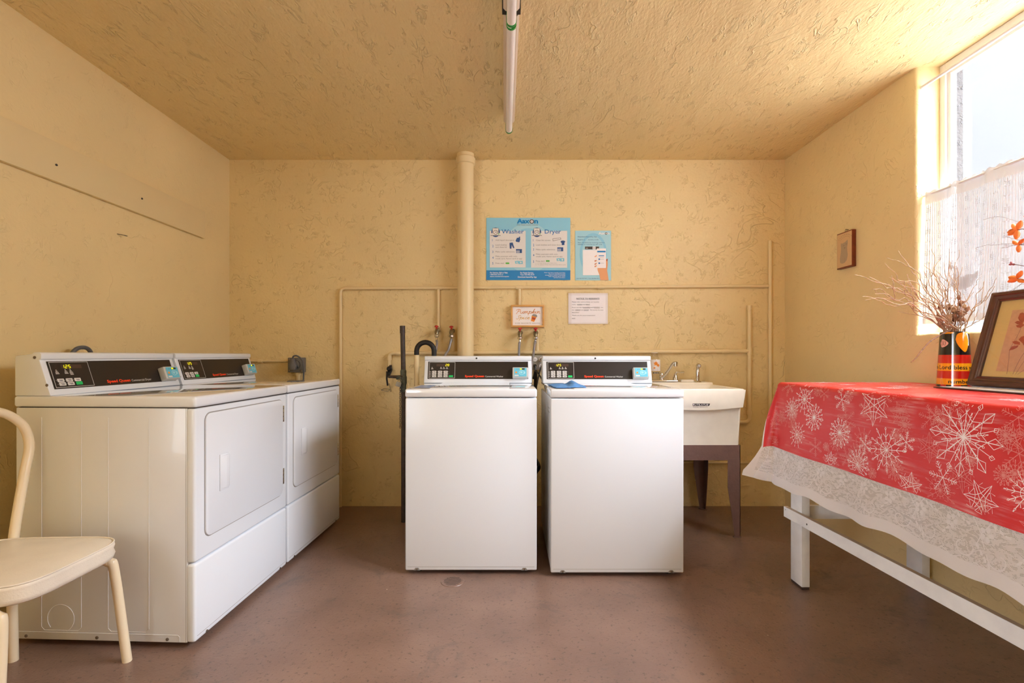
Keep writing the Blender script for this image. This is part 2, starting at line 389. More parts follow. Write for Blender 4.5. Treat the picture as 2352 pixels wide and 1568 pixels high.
class Pl:
    """A flat drawing surface: origin o, axes u, v; pieces are laid in thin layers along the normal."""
    def __init__(s, b, o, u, v, fn=None):
        s.b = b; s.o = Vector(o); s.u = Vector(u).normalized(); s.v = Vector(v).normalized(); s.n = s.u.cross(s.v).normalized(); s.fn = fn; s.h = .0005
    def P(s, x, y, h):
        if s.fn: return s.fn(x, y, h)
        return s.o + s.u * x + s.v * y + s.n * h
    def mat(s, m): s.b.mat(m); return s
    def poly(s, pts, h=None):
        h = s.h if h is None else h
        s.b.add([s.P(x, y, h) for x, y in pts], [tuple(range(len(pts)))]); return s
    def rect(s, x0, y0, x1, y1, h=None, r=0):
        if not r: return s.poly([(x0, y0), (x1, y0), (x1, y1), (x0, y1)], h)
        pts = []
        for cx, cy, a0 in ((x1 - r, y0 + r, -90), (x1 - r, y1 - r, 0), (x0 + r, y1 - r, 90), (x0 + r, y0 + r, 180)):
            for k in range(4): a = R(a0 + 30 * k); pts.append((cx + r * math.cos(a), cy + r * math.sin(a)))
        return s.poly(pts, h)
    def ell(s, cx, cy, rx, ry=None, h=None, n=20, rot=0):
        ry = ry or rx; c, d = math.cos(rot), math.sin(rot)
        return s.poly([(cx + rx * math.cos(a) * c - ry * math.sin(a) * d, cy + rx * math.cos(a) * d + ry * math.sin(a) * c) for a in [2 * math.pi * k / n for k in range(n)]], h)
    def line(s, pts, w, h=None, closed=False, taper=False):
        h = s.h if h is None else h
        pts = [Vector(p) for p in pts]; n = len(pts); L = []; Rr = []
        for i in range(n):
            a = pts[i - 1] if (i or closed) else pts[i]; b = pts[(i + 1) % n] if (i < n - 1 or closed) else pts[i]
            d = (b - a); d = d.normalized() if d.length > 1e-9 else Vector((1, 0)); q = Vector((-d.y, d.x)) * w / 2
            if taper: q *= 1 - .7 * i / max(1, n - 1)
            L.append(pts[i] + q); Rr.append(pts[i] - q)
        vs = [s.P(p.x, p.y, h) for p in L + Rr]; m = n if closed else n - 1
        s.b.add(vs, [(i, n + i, n + (i + 1) % n, (i + 1) % n) for i in range(m)]); return s
    def frame(s, x0, y0, x1, y1, w, h=None):
        s.rect(x0, y0, x1, y0 + w, h); s.rect(x0, y1 - w, x1, y1, h); s.rect(x0, y0 + w, x0 + w, y1 - w, h); s.rect(x1 - w, y0 + w, x1, y1 - w, h); return s
    def text(s, txt, x, y, size, width=None, h=None, shear=0, off=0, align='L', space=1, flat=True):
        """size is the cap height in metres."""
        vs, fs, wd = textgeo(txt, shear, off, space); k = size / .70; kx = k if not width else width / max(wd, 1e-6)
        x -= {'L': 0, 'C': wd * kx / 2, 'R': wd * kx}[align]; h = s.h if h is None else h
        s.b.add([s.P(x + a * kx, y + b_ * k, h) for a, b_ in vs], fs); return s
def copy_tree(o, parent=None):
    c = o.copy(); COL.objects.link(c); WM[c.name] = WM[o.name]
    if parent is not None: c.parent = parent
    for ch in list(o.children): copy_tree(ch, c)
    return c
def arc(c, r, a0, a1, n, ax='XZ'):
    out = []
    for k in range(n + 1):
        a = R(a0 + (a1 - a0) * k / n); u, v = r * math.cos(a), r * math.sin(a)
        d = {'XZ': (u, 0, v), 'YZ': (0, u, v), 'XY': (u, v, 0)}[ax]; out.append(tuple(c[i] + d[i] for i in range(3)))
    return out
def spline(pts, n=8):
    pts = [Vector(p) for p in pts]; q = [pts[0] * 2 - pts[1]] + pts + [pts[-1] * 2 - pts[-2]]; out = []
    for i in range(1, len(q) - 2):
        p0, p1, p2, p3 = q[i - 1:i + 3]
        for k in range(n):
            t = k / n; out.append(.5 * ((2 * p1) + (p2 - p0) * t + (2 * p0 - 5 * p1 + 4 * p2 - p3) * t * t + (3 * p1 - p0 - 3 * p2 + p3) * t ** 3))
    out.append(pts[-1]); return out
# real position of something seen at a photograph point, given how far into the room it stands
def PX(px, Y): return (px - 1169) * Y / F
def PZ(py, Y): return H - (py - 815) * Y / F
def BX(px, Y=YF): return PX(px, Y)

# ---------------------------------------------------------------- room shell
def structure(b, name, **k):
    o = b.build(name, **k); o['kind'] = 'structure'; return o
T = .2
b = B('floor'); b.box(XL - T, XW + .21, YB - T, YF + T, -.15, 0); structure(b, 'floor')
b = B('ceil'); b.box(XL - T, XW + .21, YB - T, YF + T, ZC, ZC + .15); structure(b, 'ceiling')
b = B('wall'); b.box(XL - T, XW + .21, YF, YF + T, 0, ZC); structure(b, 'wall_back')
LY0, LY1, LZ0, LZ1 = -1.65, -.15, .80, 2.30             # unseen side window, added behind the camera for fill light
b = B('sidewall')
for q in ((YB, LY0, 0, ZC), (LY1, YF, 0, ZC), (LY0, LY1, 0, LZ0), (LY0, LY1, LZ1, ZC)): b.box(XL - T, XL, q[0], q[1], q[2], q[3])
structure(b, 'wall_left')
wn = empty('added_fill_window', (XL - .1, (LY0 + LY1) / 2, LZ0)); wn['kind'] = 'structure'
b = B('winframe')
for q in ((LY0, LY1, LZ0, LZ0 + .03), (LY0, LY1, LZ1 - .03, LZ1), (LY0, LY0 + .03, LZ0 + .03, LZ1 - .03), (LY1 - .03, LY1, LZ0 + .03, LZ1 - .03)): b.box(XL - .14, XL - .10, q[0], q[1], q[2], q[3])
b.build('window_frame', wn, world=True)
b = B('pane'); b.add([(XL - .12, LY0 + .03, LZ0 + .03), (XL - .12, LY1 - .03, LZ0 + .03), (XL - .12, LY1 - .03, LZ1 - .03), (XL - .12, LY0 + .03, LZ1 - .03)], [(0, 1, 2, 3)])
b.build('window_pane', wn, world=True)
b = B('wall'); b.box(XL - T, XW + .21, YB - T, YB, 0, ZC); structure(b, 'wall_front')
b = B('sidewall')
ZS, ZE = WZ0, ZC
# below the sill, beyond and before the window
b.box(XW, 2.12, YB, YF, 0, WZ0 - .03); b.box(XW + .015, 2.12, YB, YF, WZ0 - .03, WZ0 - .012)
def jamb_block(y_edge, y_far, side):
    # wall piece beside the window: its inner corner towards the room is rounded and uneven
    n = 70; rows = []
    for i in range(n + 1):
        z = WZ0 - .03 + (ZC - WZ0 + .03) * i / n
        j = noise.noise(Vector((0, 3.1 * side, z * 16))) * .007 + noise.noise(Vector((5, side, z * 60))) * .004
        k = noise.noise(Vector((9, 3.1 * side, z * 30))) * .003
        prof = [(2.12, y_edge), (XW + .04, y_edge + side * 0), (XW + .012, y_edge + side * (.001 + k)), (XW + .003, y_edge + side * (.005 + j * .6)), (XW, y_edge + side * (.014 + j)), (XW, y_edge + side * .05), (XW, y_far), (2.12, y_far)]
        rows.append([(x, y, z) for x, y in prof])
    m = len(rows[0]); vs = [v for r in rows for v in r]
    fs = [(i * m + k, i * m + (k + 1) % m, (i + 1) * m + (k + 1) % m, (i + 1) * m + k) for i in range(n) for k in range(m)]
    b.add(vs, fs, smooth=True)
jamb_block(WY1, YF, 1); jamb_block(WY0, YB, -1)
# sill of rough plaster with a rounded front lip
n = 90; rows = []
for i in range(n + 1):
    y = WY0 - .02 + (WY1 - WY0 + .04) * i / n
    j = noise.noise(Vector((4, y * 14, 0))) * .006 + noise.noise(Vector((4, y * 50, 3))) * .003
    rows.append([(2.12, y, WZ0), (XW + .035, y, WZ0 - .001), (XW + .01, y, WZ0 - .004 + j * .3), (XW, y, WZ0 - .014 + j), (XW - .001, y, WZ0 - .035), (2.12, y, WZ0 - .035)])
m = 6; vs = [v for r in rows for v in r]
b.add(vs, [(i * m + k, i * m + (k + 1) % m, (i + 1) * m + (k + 1) % m, (i + 1) * m + k) for i in range(n) for k in range(m)], smooth=True)
M['ext'] = plaster('exterior_stucco', srgb(64, 60, 60), 2.0, .9)
b.mat('ext'); b.box(2.12, 2.21, YB, YF, 0, WZ0 - .01); b.box(2.12, 2.21, WY1 + .002, YF, WZ0 - .01, ZC); b.box(2.12, 2.21, YB, WY0 - .002, WZ0 - .01, ZC)
structure(b, 'wall_right', sharp=60)
# ground outside
M['yard'] = simple('pale_concrete_yard', srgb(200, 198, 194), .8, var=.06, vscale=2)
b = B('yard'); b.box(2.22, 16, -12, 16, -.25, -.12); o = structure(b, 'yard_ground')
# added grey wall: keeps the bright sky out of the view through the window
M['skyblock'] = simple('grey_sky_block', srgb(70, 70, 70), .95, var=.05, vscale=1.5)
b = B('skyblock'); b.box(2.30, 16, 5.2, 5.5, -.12, 7.0); o = structure(b, 'sky_blocking_wall')
# window: white aluminium frame with its panes
wn = empty('window_1', (2.11, (WY0 + WY1) / 2, WZ0)); wn['kind'] = 'structure'
b = B('winframe')
x0, x1 = 2.094, 2.145
b.box(x0, x1, WY1 - .030, WY1 - .001, WZ0, ZC - .002, .002); b.box(x0, x1, WY0 + .001, WY0 + .03, WZ0, ZC - .002, .002)
b.box(x0, x1, WY0 + .03, WY1 - .03, ZC - .040, ZC - .002, .002); b.box(x0, x1, WY0 + .03, WY1 - .03, WZ0, WZ0 + .03, .002)
b.box(x0 + .012, x1 - .01, WY1 - .048, WY1 - .03, WZ0 + .03, ZC - .04, .002); b.box(x0 + .012, x1 - .01, WY0 + .03, WY0 + .048, WZ0 + .03, ZC - .04, .002)
b.box(x0 + .012, x1 - .01, WY0 + .048, WY1 - .048, ZC - .058, ZC - .04, .002)
b.build('window_frame', wn, world=True)
b = B('pane'); b.add([(2.122, WY0 + .03, WZ0 + .03), (2.122, WY1 - .03, WZ0 + .03), (2.122, WY1 - .03, ZC - .04), (2.122, WY0 + .03, ZC - .04)], [(0, 1, 2, 3)])
b.build('window_pane', wn, world=True)
# flat board painted like the left wall
b = B('board'); b.box(XL + .001, XL + .022, -1.2, PX(470, 1) * 0 + 3.217, 1.846, 2.02, .003)
bd = b.build('wall_board'); tag(bd, 'long yellow painted board fixed flat along the left wall', 'board')
for y, z in ((2.157, 1.918), (2.66, 1.93)): b = B('seam'); b.lathe([(.005, 0), (.005, .003), (.002, .004)], (XL + .022, y, z), 10, 'X'); b.build('nail_head', bd)
b = B('steel'); b.tube([(XL, 2.52, 1.705), (XL + .03, 2.53, 1.70)], .002, 6); b.tube([(XL + .03, 2.53, 1.70), (XL + .032, 2.545, 1.70)], .0025, 6)
tag(b.build('wall_nail'), 'small bent nail in the left wall below the board', 'nail')

# ---------------------------------------------------------------- pipes on the back wall
def pipe(name, pts, r, label, mat='pipe_paint', rings=(), seg=12, cat='pipe', group=None):
    b = B(mat); b.tube(pts, r, seg)
    for c, d, rr, ln in rings:                                   # couplings and straps
        c = Vector(c); d = Vector(d).normalized(); b.tube([c - d * ln / 2, c + d * ln / 2], rr, seg)
    return tag(b.build(name), label, cat, group)
YP = YF - .0165
b = B('pipe_paint')
cx, cy = PX(1069.5, 3.44), 3.44
b.lathe([(.056, 0), (.056, ZC - .075), (.066, ZC - .07), (.068, ZC - .03), (.06, ZC - .02), (.06, ZC)], (cx, cy, 0), 32)
tag(b.build('drain_stack_pipe'), 'thick cream vertical pipe from the ceiling down behind the left washer', 'pipe')
xa = PX(782, YP); za = PZ(662, YP)
pipe('conduit', [(xa, YP, 0)] + [(xa, YP, za - .03)] + arc((xa + .03, YP, za - .03), .03, 180, 90, 5)[1:] + [(PX(1765, YP), YP, PZ(656.5, YP))], .011,
     'thin yellow painted pipe rising right of the dryers and running across under the posters',
     rings=[((PX(1007, YP), YP, PZ(661, YP)), (1, 0, 0), .015, .05), ((PX(1193, YP), YP, PZ(660, YP)), (1, 0, 0), .015, .05), ((PX(1380, YP), YP, PZ(659, YP)), (1, 0, 0), .0135, .05)])
for px, lab in ((1007, 'thin yellow vertical pipe feeding the leftmost red-handled tap'), (1193, 'thin yellow vertical pipe running down behind the orange framed sign')):
    pipe('drop_pipe', [(PX(px, YP), YP, PZ(663, YP)), (PX(px, YP), YP, PZ(752, YP))], .011, lab, group=None)
yl = YF - .0195; zl = PZ(811, yl)
xe = PX(894, yl)
pipe('water_pipe', [(xe, yl, PZ(842, yl)), (xe, yl, zl - .025)] + arc((xe + .025, yl, zl - .025), .025, 180, 90, 5)[1:] + [(PX(1722, yl), yl, PZ(806, yl))], .0135,
     'yellow painted horizontal pipe running just above the washer backs',
     rings=[((PX(918, yl), yl, zl), (1, 0, 0), .018, .05), ((xe, yl, zl - .035), (0, 0, 1), .018, .03), ((PX(1336, yl), yl, PZ(808, yl)), (1, 0, 0), .016, .012), ((PX(1665, yl), yl, PZ(806.4, yl)), (1, 0, 0), .016, .05)])
for px, lab in ((1042, 'short yellow pipe under the right tap of the left washer'), (1234, 'short yellow pipe under the rightmost red-handled tap')):
    pipe('riser_pipe', [(PX(px, yl), yl, PZ(809, yl)), (PX(px, yl), yl, PZ(757, yl))], .012, lab)
x2 = PX(1721.5, yl)
pipe('water_pipe', [(x2, yl, PZ(704, yl)), (x2, yl, PZ(955, yl))] + arc((x2 - .035, yl, PZ(958, yl)), .035, 0, -90, 6) + [(PX(1640, yl), yl, PZ(967.5, yl))], .0135,
     'capped yellow vertical pipe right of the sink, bent in behind the tub',
     rings=[((x2, yl, PZ(706, yl)), (0, 0, 1), .017, .03), ((x2, yl, PZ(807, yl)), (0, 0, 1), .017, .05), ((x2, yl, PZ(948, yl)), (0, 0, 1), .018, .03)])
x3 = PX(1769, YP)
pipe('conduit', [(x3, YP, PZ(553, YP)), (x3, YP, PZ(1060, YP) - .0)], .0125, 'tall thin yellow pipe beside the right corner of the back wall')
pipe('conduit', [(PX(1560, YP), YP, PZ(1062, YP)), (x3, YP, PZ(1062, YP))], .009, 'thin low yellow pipe running behind the sink legs')
# socket box on the back wall above the dryers with its plug and cord
bx = empty('range_outlet', (PX(680, YF), YF, PZ(838, YF)), 0, 'square grey outlet box with round plug on the back wall by the dryers', 'outlet')
b = B('plug'); x0, x1, z0, z1 = PX(661, 3.48), PX(696, 3.48), PZ(855, 3.48), PZ(821, 3.48); xc, zc = (x0 + x1) / 2, (z0 + z1) / 2
b.box(x0, x1, 3.478, YF, z0, z1, .004); b.build('box', bx, world=True)
for x in (x0 + .012, x1 - .012):
    for z in (z0 + .012, z1 - .012): b = B('steel'); b.lathe([(.006, 0), (.006, -.004), (.003, -.005)], (x, 3.478, z), 10, 'Y'); b.build('screw', bx, world=True)
b = B('plug'); b.lathe([(.036, 0), (.036, -.012), (.032, -.014)], (xc, 3.478, zc), 24, 'Y')
b.prism([(xc - .02, zc - .034), (xc + .012, zc - .036), (xc + .024, zc - .01), (xc + .012, zc + .02), (xc + .005, zc + .045), (xc - .01, zc + .045), (xc - .018, zc + .02), (xc - .03, zc)], 3.43, 3.466, 'Y', .006)
pg = b.build('plug', bx, world=True)
b = B('black'); b.prism([(xc + .012, zc + .012), (xc + .03, zc - .018), (xc + .012, zc - .03), (xc + .02, zc - .005)], 3.4625, 3.4635, 'Y'); b.build('plug_slot', bx, world=True)
b = B('cord'); b.tube(spline([(xc - .005, 3.445, zc + .04), (xc + .005, 3.44, zc + .062), (xc + .035, 3.44, zc + .062), (xc + .062, 3.45, zc + .03), (xc + .068, 3.46, zc - .04), (xc + .066, 3.46, zc - .14), (xc + .07, 3.47, zc - .6)], 8), .0055, 10)
b.build('cord', bx, world=True)
pipe('conduit', [(PX(560, YP), YP, PZ(829, YP)), (x0, YP, PZ(829, YP))], .009, 'thin short yellow conduit running left from the grey outlet box',
     rings=[((PX(598, YP), YP, PZ(829, YP)), (1, 0, 0), .013, .03)])
pipe('conduit', [(xc + .005, YF - .02, z0), (xc + .005, YF - .02, .1)], .014, 'pale conduit dropping from the grey outlet box behind the dryers',
     rings=[((xc + .005, YF - .02, z0 - .012), (0, 0, 1), .02, .02)])
# black iron standpipe with valve
ys = 3.2
sp = empty('standpipe', (PX(928, ys), ys, 0), 0, 'dark iron standpipe rising left of the left washer', 'pipe')
b = B('iron'); b.tube([(PX(927, 3.2), 3.2, 0), (PX(927, 3.2), 3.2, PZ(880, 3.2)), (PX(924.5, 3.2), 3.2, PZ(750, 3.2))], .0155, 16)
b.tube([(PX(924.6, 3.2), 3.2, PZ(765, 3.2)), (PX(924.4, 3.2), 3.2, PZ(748, 3.2))], .0175, 16)
b.build('pipe', sp, world=True)
b = B('verd'); X = PX(926.5, ys); b.lathe([(.0165, PZ(900, ys)), (.019, PZ(896, ys)), (.019, PZ(884, ys)), (.0225, PZ(880, ys)), (.0225, PZ(866, ys)), (.019, PZ(862, ys)), (.02, PZ(852, ys)), (.016, PZ(848, ys))], (X, ys, 0), 18)
b.tube([(X - .015, ys - .01, PZ(868, ys)), (X - .04, ys - .02, PZ(866, ys))], .014, 10)
b.build('joint', sp, world=True)
b = B('iron'); b.tube([(PX(893, ys), ys - .01, PZ(864.5, ys)), (X, ys - .01, PZ(865, ys))], [.009, .0115], 10); b.build('side_arm', sp, world=True)
b = B('rubber')
xv = PX(891, 3.45); yv = YF - .05
b.tube([(xv, yl, PZ(838, 3.5)), (xv, yv + .03, PZ(850, 3.45)), (xv - .004, yv, PZ(862, 3.45))], [.013, .017, .012], 10)
b.lathe([(.016, 0), (.018, -.02), (.01, -.03)], (xv, yv + .02, PZ(847, 3.45)), 12, 'Y')
b.tube([(PX(888, 3.42), yv - .03, PZ(853, 3.42)), (PX(886, 3.42), yv - .035, PZ(870, 3.42)), (PX(888, 3.42), yv - .03, PZ(886, 3.42))], [.011, .006, .007], 10)
tag(b.build('lever_valve'), 'small black lever valve at the left end of the yellow water pipe', 'valve')
b = B('steel'); b.tube(spline([(PX(876, 3.5), 3.5, PZ(895, 3.5)), (PX(884, 3.5), 3.49, PZ(892, 3.5)), (PX(895, 3.5), 3.5, PZ(894, 3.5)), (PX(890, 3.5), 3.5, PZ(898, 3.5)), (PX(876, 3.5), 3.5, PZ(896, 3.5))], 5), .002, 6)
b.tube([(PX(894, 3.5), 3.5, PZ(880, 3.5)), (PX(897, 3.52), YF - .003, PZ(900, 3.5))], .002, 6)
tag(b.build('wire_loop'), 'rusty bent wire loop on the wall below the black lever valve', 'wire')
pk = empty('padlock', (PX(914, 3.16), 3.16, PZ(886, 3.16)), .3, 'grey padlock hanging from the standpipe arm', 'padlock')
b = B('galv'); b.box(-.016, .016, -.008, .008, -.004, .026, .003); o = b.build('body', pk); o.rotation_euler = (0, .3, 0)
b = B('brass'); b.tube([(.0 - .009, 0, .024), (-.009, 0, .036)] + arc((0, 0, .036), .009, 180, 0, 8) + [(.009, 0, .024)], .003, 8); o = b.build('shackle', pk); o.rotation_euler = (0, .3, 0)
b = B('iron'); z = PZ(884, 3.17); xch = PX(919.5, 3.17); k = 0
while z > PZ(981, 3.17):
    a = 0 if k % 2 else 90
    pts = [(xch + (.0045 * math.cos(t) if not k % 2 else 0), 3.165 + (.0045 * math.cos(t) if k % 2 else 0), z + .0085 * math.sin(t)) for t in [2 * math.pi * q / 10 for q in range(10)]]
    b.tube(pts, .0016, 5, closed=True); z -= .0135; k += 1
tag(b.build('hanging_chain'), 'thin dark steel chain hanging down the standpipe', 'chain')
# washer drain hose hooked into its tan standpipe
b = B('pipe_paint'); b.tube([(PX(957, 3.25), 3.25, 0), (PX(957, 3.25), 3.25, PZ(815, 3.25))], .0175, 18)
tag(b.build('drain_pipe'), 'tan plastic drain pipe behind the left washer holding the black hose', 'pipe')
b = B('rubber'); yh = 3.25; zt = PZ(806, yh); c = ((PX(957, yh) + PX(997, yh)) / 2, yh, zt); r = (PX(997, yh) - PX(957, yh)) / 2
b.tube([(PX(957, yh), yh, PZ(835, yh)), (PX(957, yh), yh, zt)] + arc(c, r, 180, 0, 14)[1:] + [(PX(998, yh), yh, .93), (PX(1000, yh), yh, .6)], .0165, 16)
tag(b.build('drain_hose'), 'fat black rubber hose arched into the tan drain pipe', 'hose')
# four taps with braided supply hoses
def bib(px, py, hose, lab, hlab, tx, up):
    Y = YF; x = PX(px, 3.46); z = PZ(py, 3.46)
    t = empty('hose_tap', (x, 3.46, z), 0, lab, 'tap', 'hose taps behind the washers')
    b = B('brass'); b.lathe([(.013, 0), (.013, -.03), (.017, -.04), (.017, -.06), (.012, -.066)], (x + .004, YF, z - .004), 14, 'Y')
    b.tube([(x, 3.475, z), (x, 3.46, z - .018), (x, 3.455, z - .034)], [.014, .015, .011], 12); b.build('valve_body', t, world=True)
    b = B('chrome'); b.lathe([(.012, 0), (.0175, -.004), (.0175, -.016), (.012, -.02), (.009, -.024)], (x, 3.455, z - .032), 8); b.build('coupling', t, world=True)
    b = B('redknob'); b.tube([(x, 3.455, z + .006), (x, 3.45, z + .02)], .006, 8)
    b.lathe([(.006, 0), (.014, .002), (.015, .008), (.009, .013), (.004, .014)], (x, 3.45, z + .016), 7); b.build('handle', t, world=True)
    b = B('chrome'); p0 = Vector((x, 3.455, z - .05)); b.tube([p0, p0 - Vector((0, 0, .028))], .0075, 10)
    b.mat('braid'); pts = spline([p0 - Vector((0, 0, .026))] + [Vector(q) for q in hose], 8); b.tube(pts, .0085, 12)
    tag(b.build('supply_hose'), hlab, 'hose', 'braided supply hoses')
bib(1003, 757, [(PX(1002, 3.4), 3.43, PZ(790, 3.42)), (PX(997.5, 3.36), 3.38, PZ(818, 3.38)), (PX(990, 3.3), 3.28, .95), (PX(990, 3.3), 3.2, .7)], 'red-handled tap farthest left on the back wall', 'braided grey hose from the farthest left red tap', 0, 0)
bib(1037, 758, [(PX(1036, 3.42), 3.43, PZ(780, 3.42)), (PX(1030, 3.4), 3.40, PZ(803, 3.4)), (PX(1021, 3.36), 3.34, PZ(822, 3.35)), (PX(1012, 3.3), 3.25, .9)], 'red-handled tap just left of the thick pipe', 'braided grey hose curving left from the tap next to the thick pipe', 0, 0)
bib(1194, 762, [(PX(1193, 3.42), 3.44, PZ(790, 3.42)), (PX(1192, 3.42), 3.44, PZ(820, 3.42)), (PX(1192, 3.42), 3.4, .9)], 'tap below the left part of the orange framed sign', 'straight braided grey hose under the left part of the framed sign', 0, 0)
bib(1230, 762, [(PX(1229, 3.42), 3.43, PZ(785, 3.42)), (PX(1225, 3.4), 3.38, PZ(812, 3.38)), (PX(1220, 3.3), 3.28, PZ(845, 3.3)), (PX(1221, 3.2), 3.26, .8)], 'tap below the right part of the orange framed sign', 'braided grey hose curving down between the two washers', 0, 0)
# outlet between the washers
oe = empty('wall_outlet', (PX(1240, 3.5), YF, PZ(832, 3.5)), 0, 'metal quad outlet box between the two washers', 'outlet')
x0, x1, z0, z1 = PX(1221, 3.49), PX(1251, 3.49), PZ(849, 3.49), PZ(816, 3.49)
b = B('galv'); b.box(x0, x1, 3.485, YF, z0, z1, .003); b.build('box', oe, world=True)
for i, x in enumerate((x0 + .024, x1 - .024)):
    for z in (z0 + .028, z1 - .028):
        b = B('cardw'); b.lathe([(.0155, 0), (.0155, -.003), (.013, -.004)], (x, 3.485, z), 16, 'Y')
        b.mat('black'); b.box(x - .006, x - .004, 3.4805, 3.482, z - .004, z + .006); b.box(x + .004, x + .006, 3.4805, 3.482, z - .004, z + .006); b.build('socket', oe, world=True)
def cord(name, pts, lab, r=.0052):
    c = empty(name, pts[0], 0, lab, 'cord', 'washer power cords')
    b = B('black'); p = Vector(pts[0]); b.tube([p, p + Vector((0, -.035, 0))], [.014, .01], 12); b.tube([p + Vector((0, -.03, 0)), p + Vector((.0, -.04, -.03))], [.009, .0065], 10); b.build('plug', c, world=True)
    b = B('black'); b.tube(spline([p + Vector((0, -.04, -.03))] + [Vector(q) for q in pts[1:]], 8), r, 10); b.build('cable', c, world=True)
cord('power_cord', [(x0 + .024, 3.482, z0 + .028), (PX(1236, 3.4), 3.42, PZ(856, 3.4)), (PX(1248, 3.35), 3.34, PZ(880, 3.35)), (PX(1256, 3.3), 3.3, .78)], 'black power cord from the lower socket slanting right behind the right washer')
cord('power_cord', [(x1 - .018, 3.482, z1 - .028), (PX(1241, 3.4), 3.42, PZ(850, 3.4)), (PX(1234, 3.35), 3.36, PZ(880, 3.35)), (PX(1229, 3.3), 3.3, .82), (PX(1228, 3.2), 3.24, .6)], 'black power cord from the upper socket slanting left behind the left washer')
b = B('rubber'); b.tube(spline([(.165, 3.22, .93), (.175, 3.2, .97), (.17, 3.24, .8), (.162, 3.3, .6), (.17, 3.28, .42), (.195, 3.2, .36), (.175, 3.25, .3), (.16, 3.3, .2)], 8), .012, 10)
tag(b.build('drain_hose'), 'black corrugated hose hanging in the gap between the washers', 'hose')
# ---------------------------------------------------------------- laundry machines (x along the front, y going back, z up)
def rrect(x0, z0, x1, z1, r, n=5):
    pts = []
    for cx, cz, a0 in ((x1 - r, z0 + r, -90), (x1 - r, z1 - r, 0), (x0 + r, z1 - r, 90), (x0 + r, z0 + r, 180)):
        for k in range(n + 1): a = R(a0 + 90 * k / n); pts.append((cx + r * math.cos(a), cz + r * math.sin(a)))
    return pts
SEG7 = {'0': 'abcdef', '1': 'bc', '2': 'abged', '5': 'afgcd', '8': 'abcdefg', '4': 'fgbc'}
def digit(pl, ch, x, y, h, w, t):
    s = h * .12                                            # slanted like a real segment display
    def P(a, b_): return (x + a + s * b_ / h, y + b_)
    u = t * .35; S = {'a': ((u, h), (w - u, h)), 'b': ((w, h), (w, h / 2)), 'c': ((w, h / 2), (w, 0)), 'd': ((u, 0), (w - u, 0)), 'e': ((0, h / 2), (0, 0)), 'f': ((0, h), (0, h / 2)), 'g': ((u, h / 2), (w - u, h / 2))}
    for k in SEG7[ch]: a, b_ = S[k]; pl.line([P(*a), P(*b_)], t)
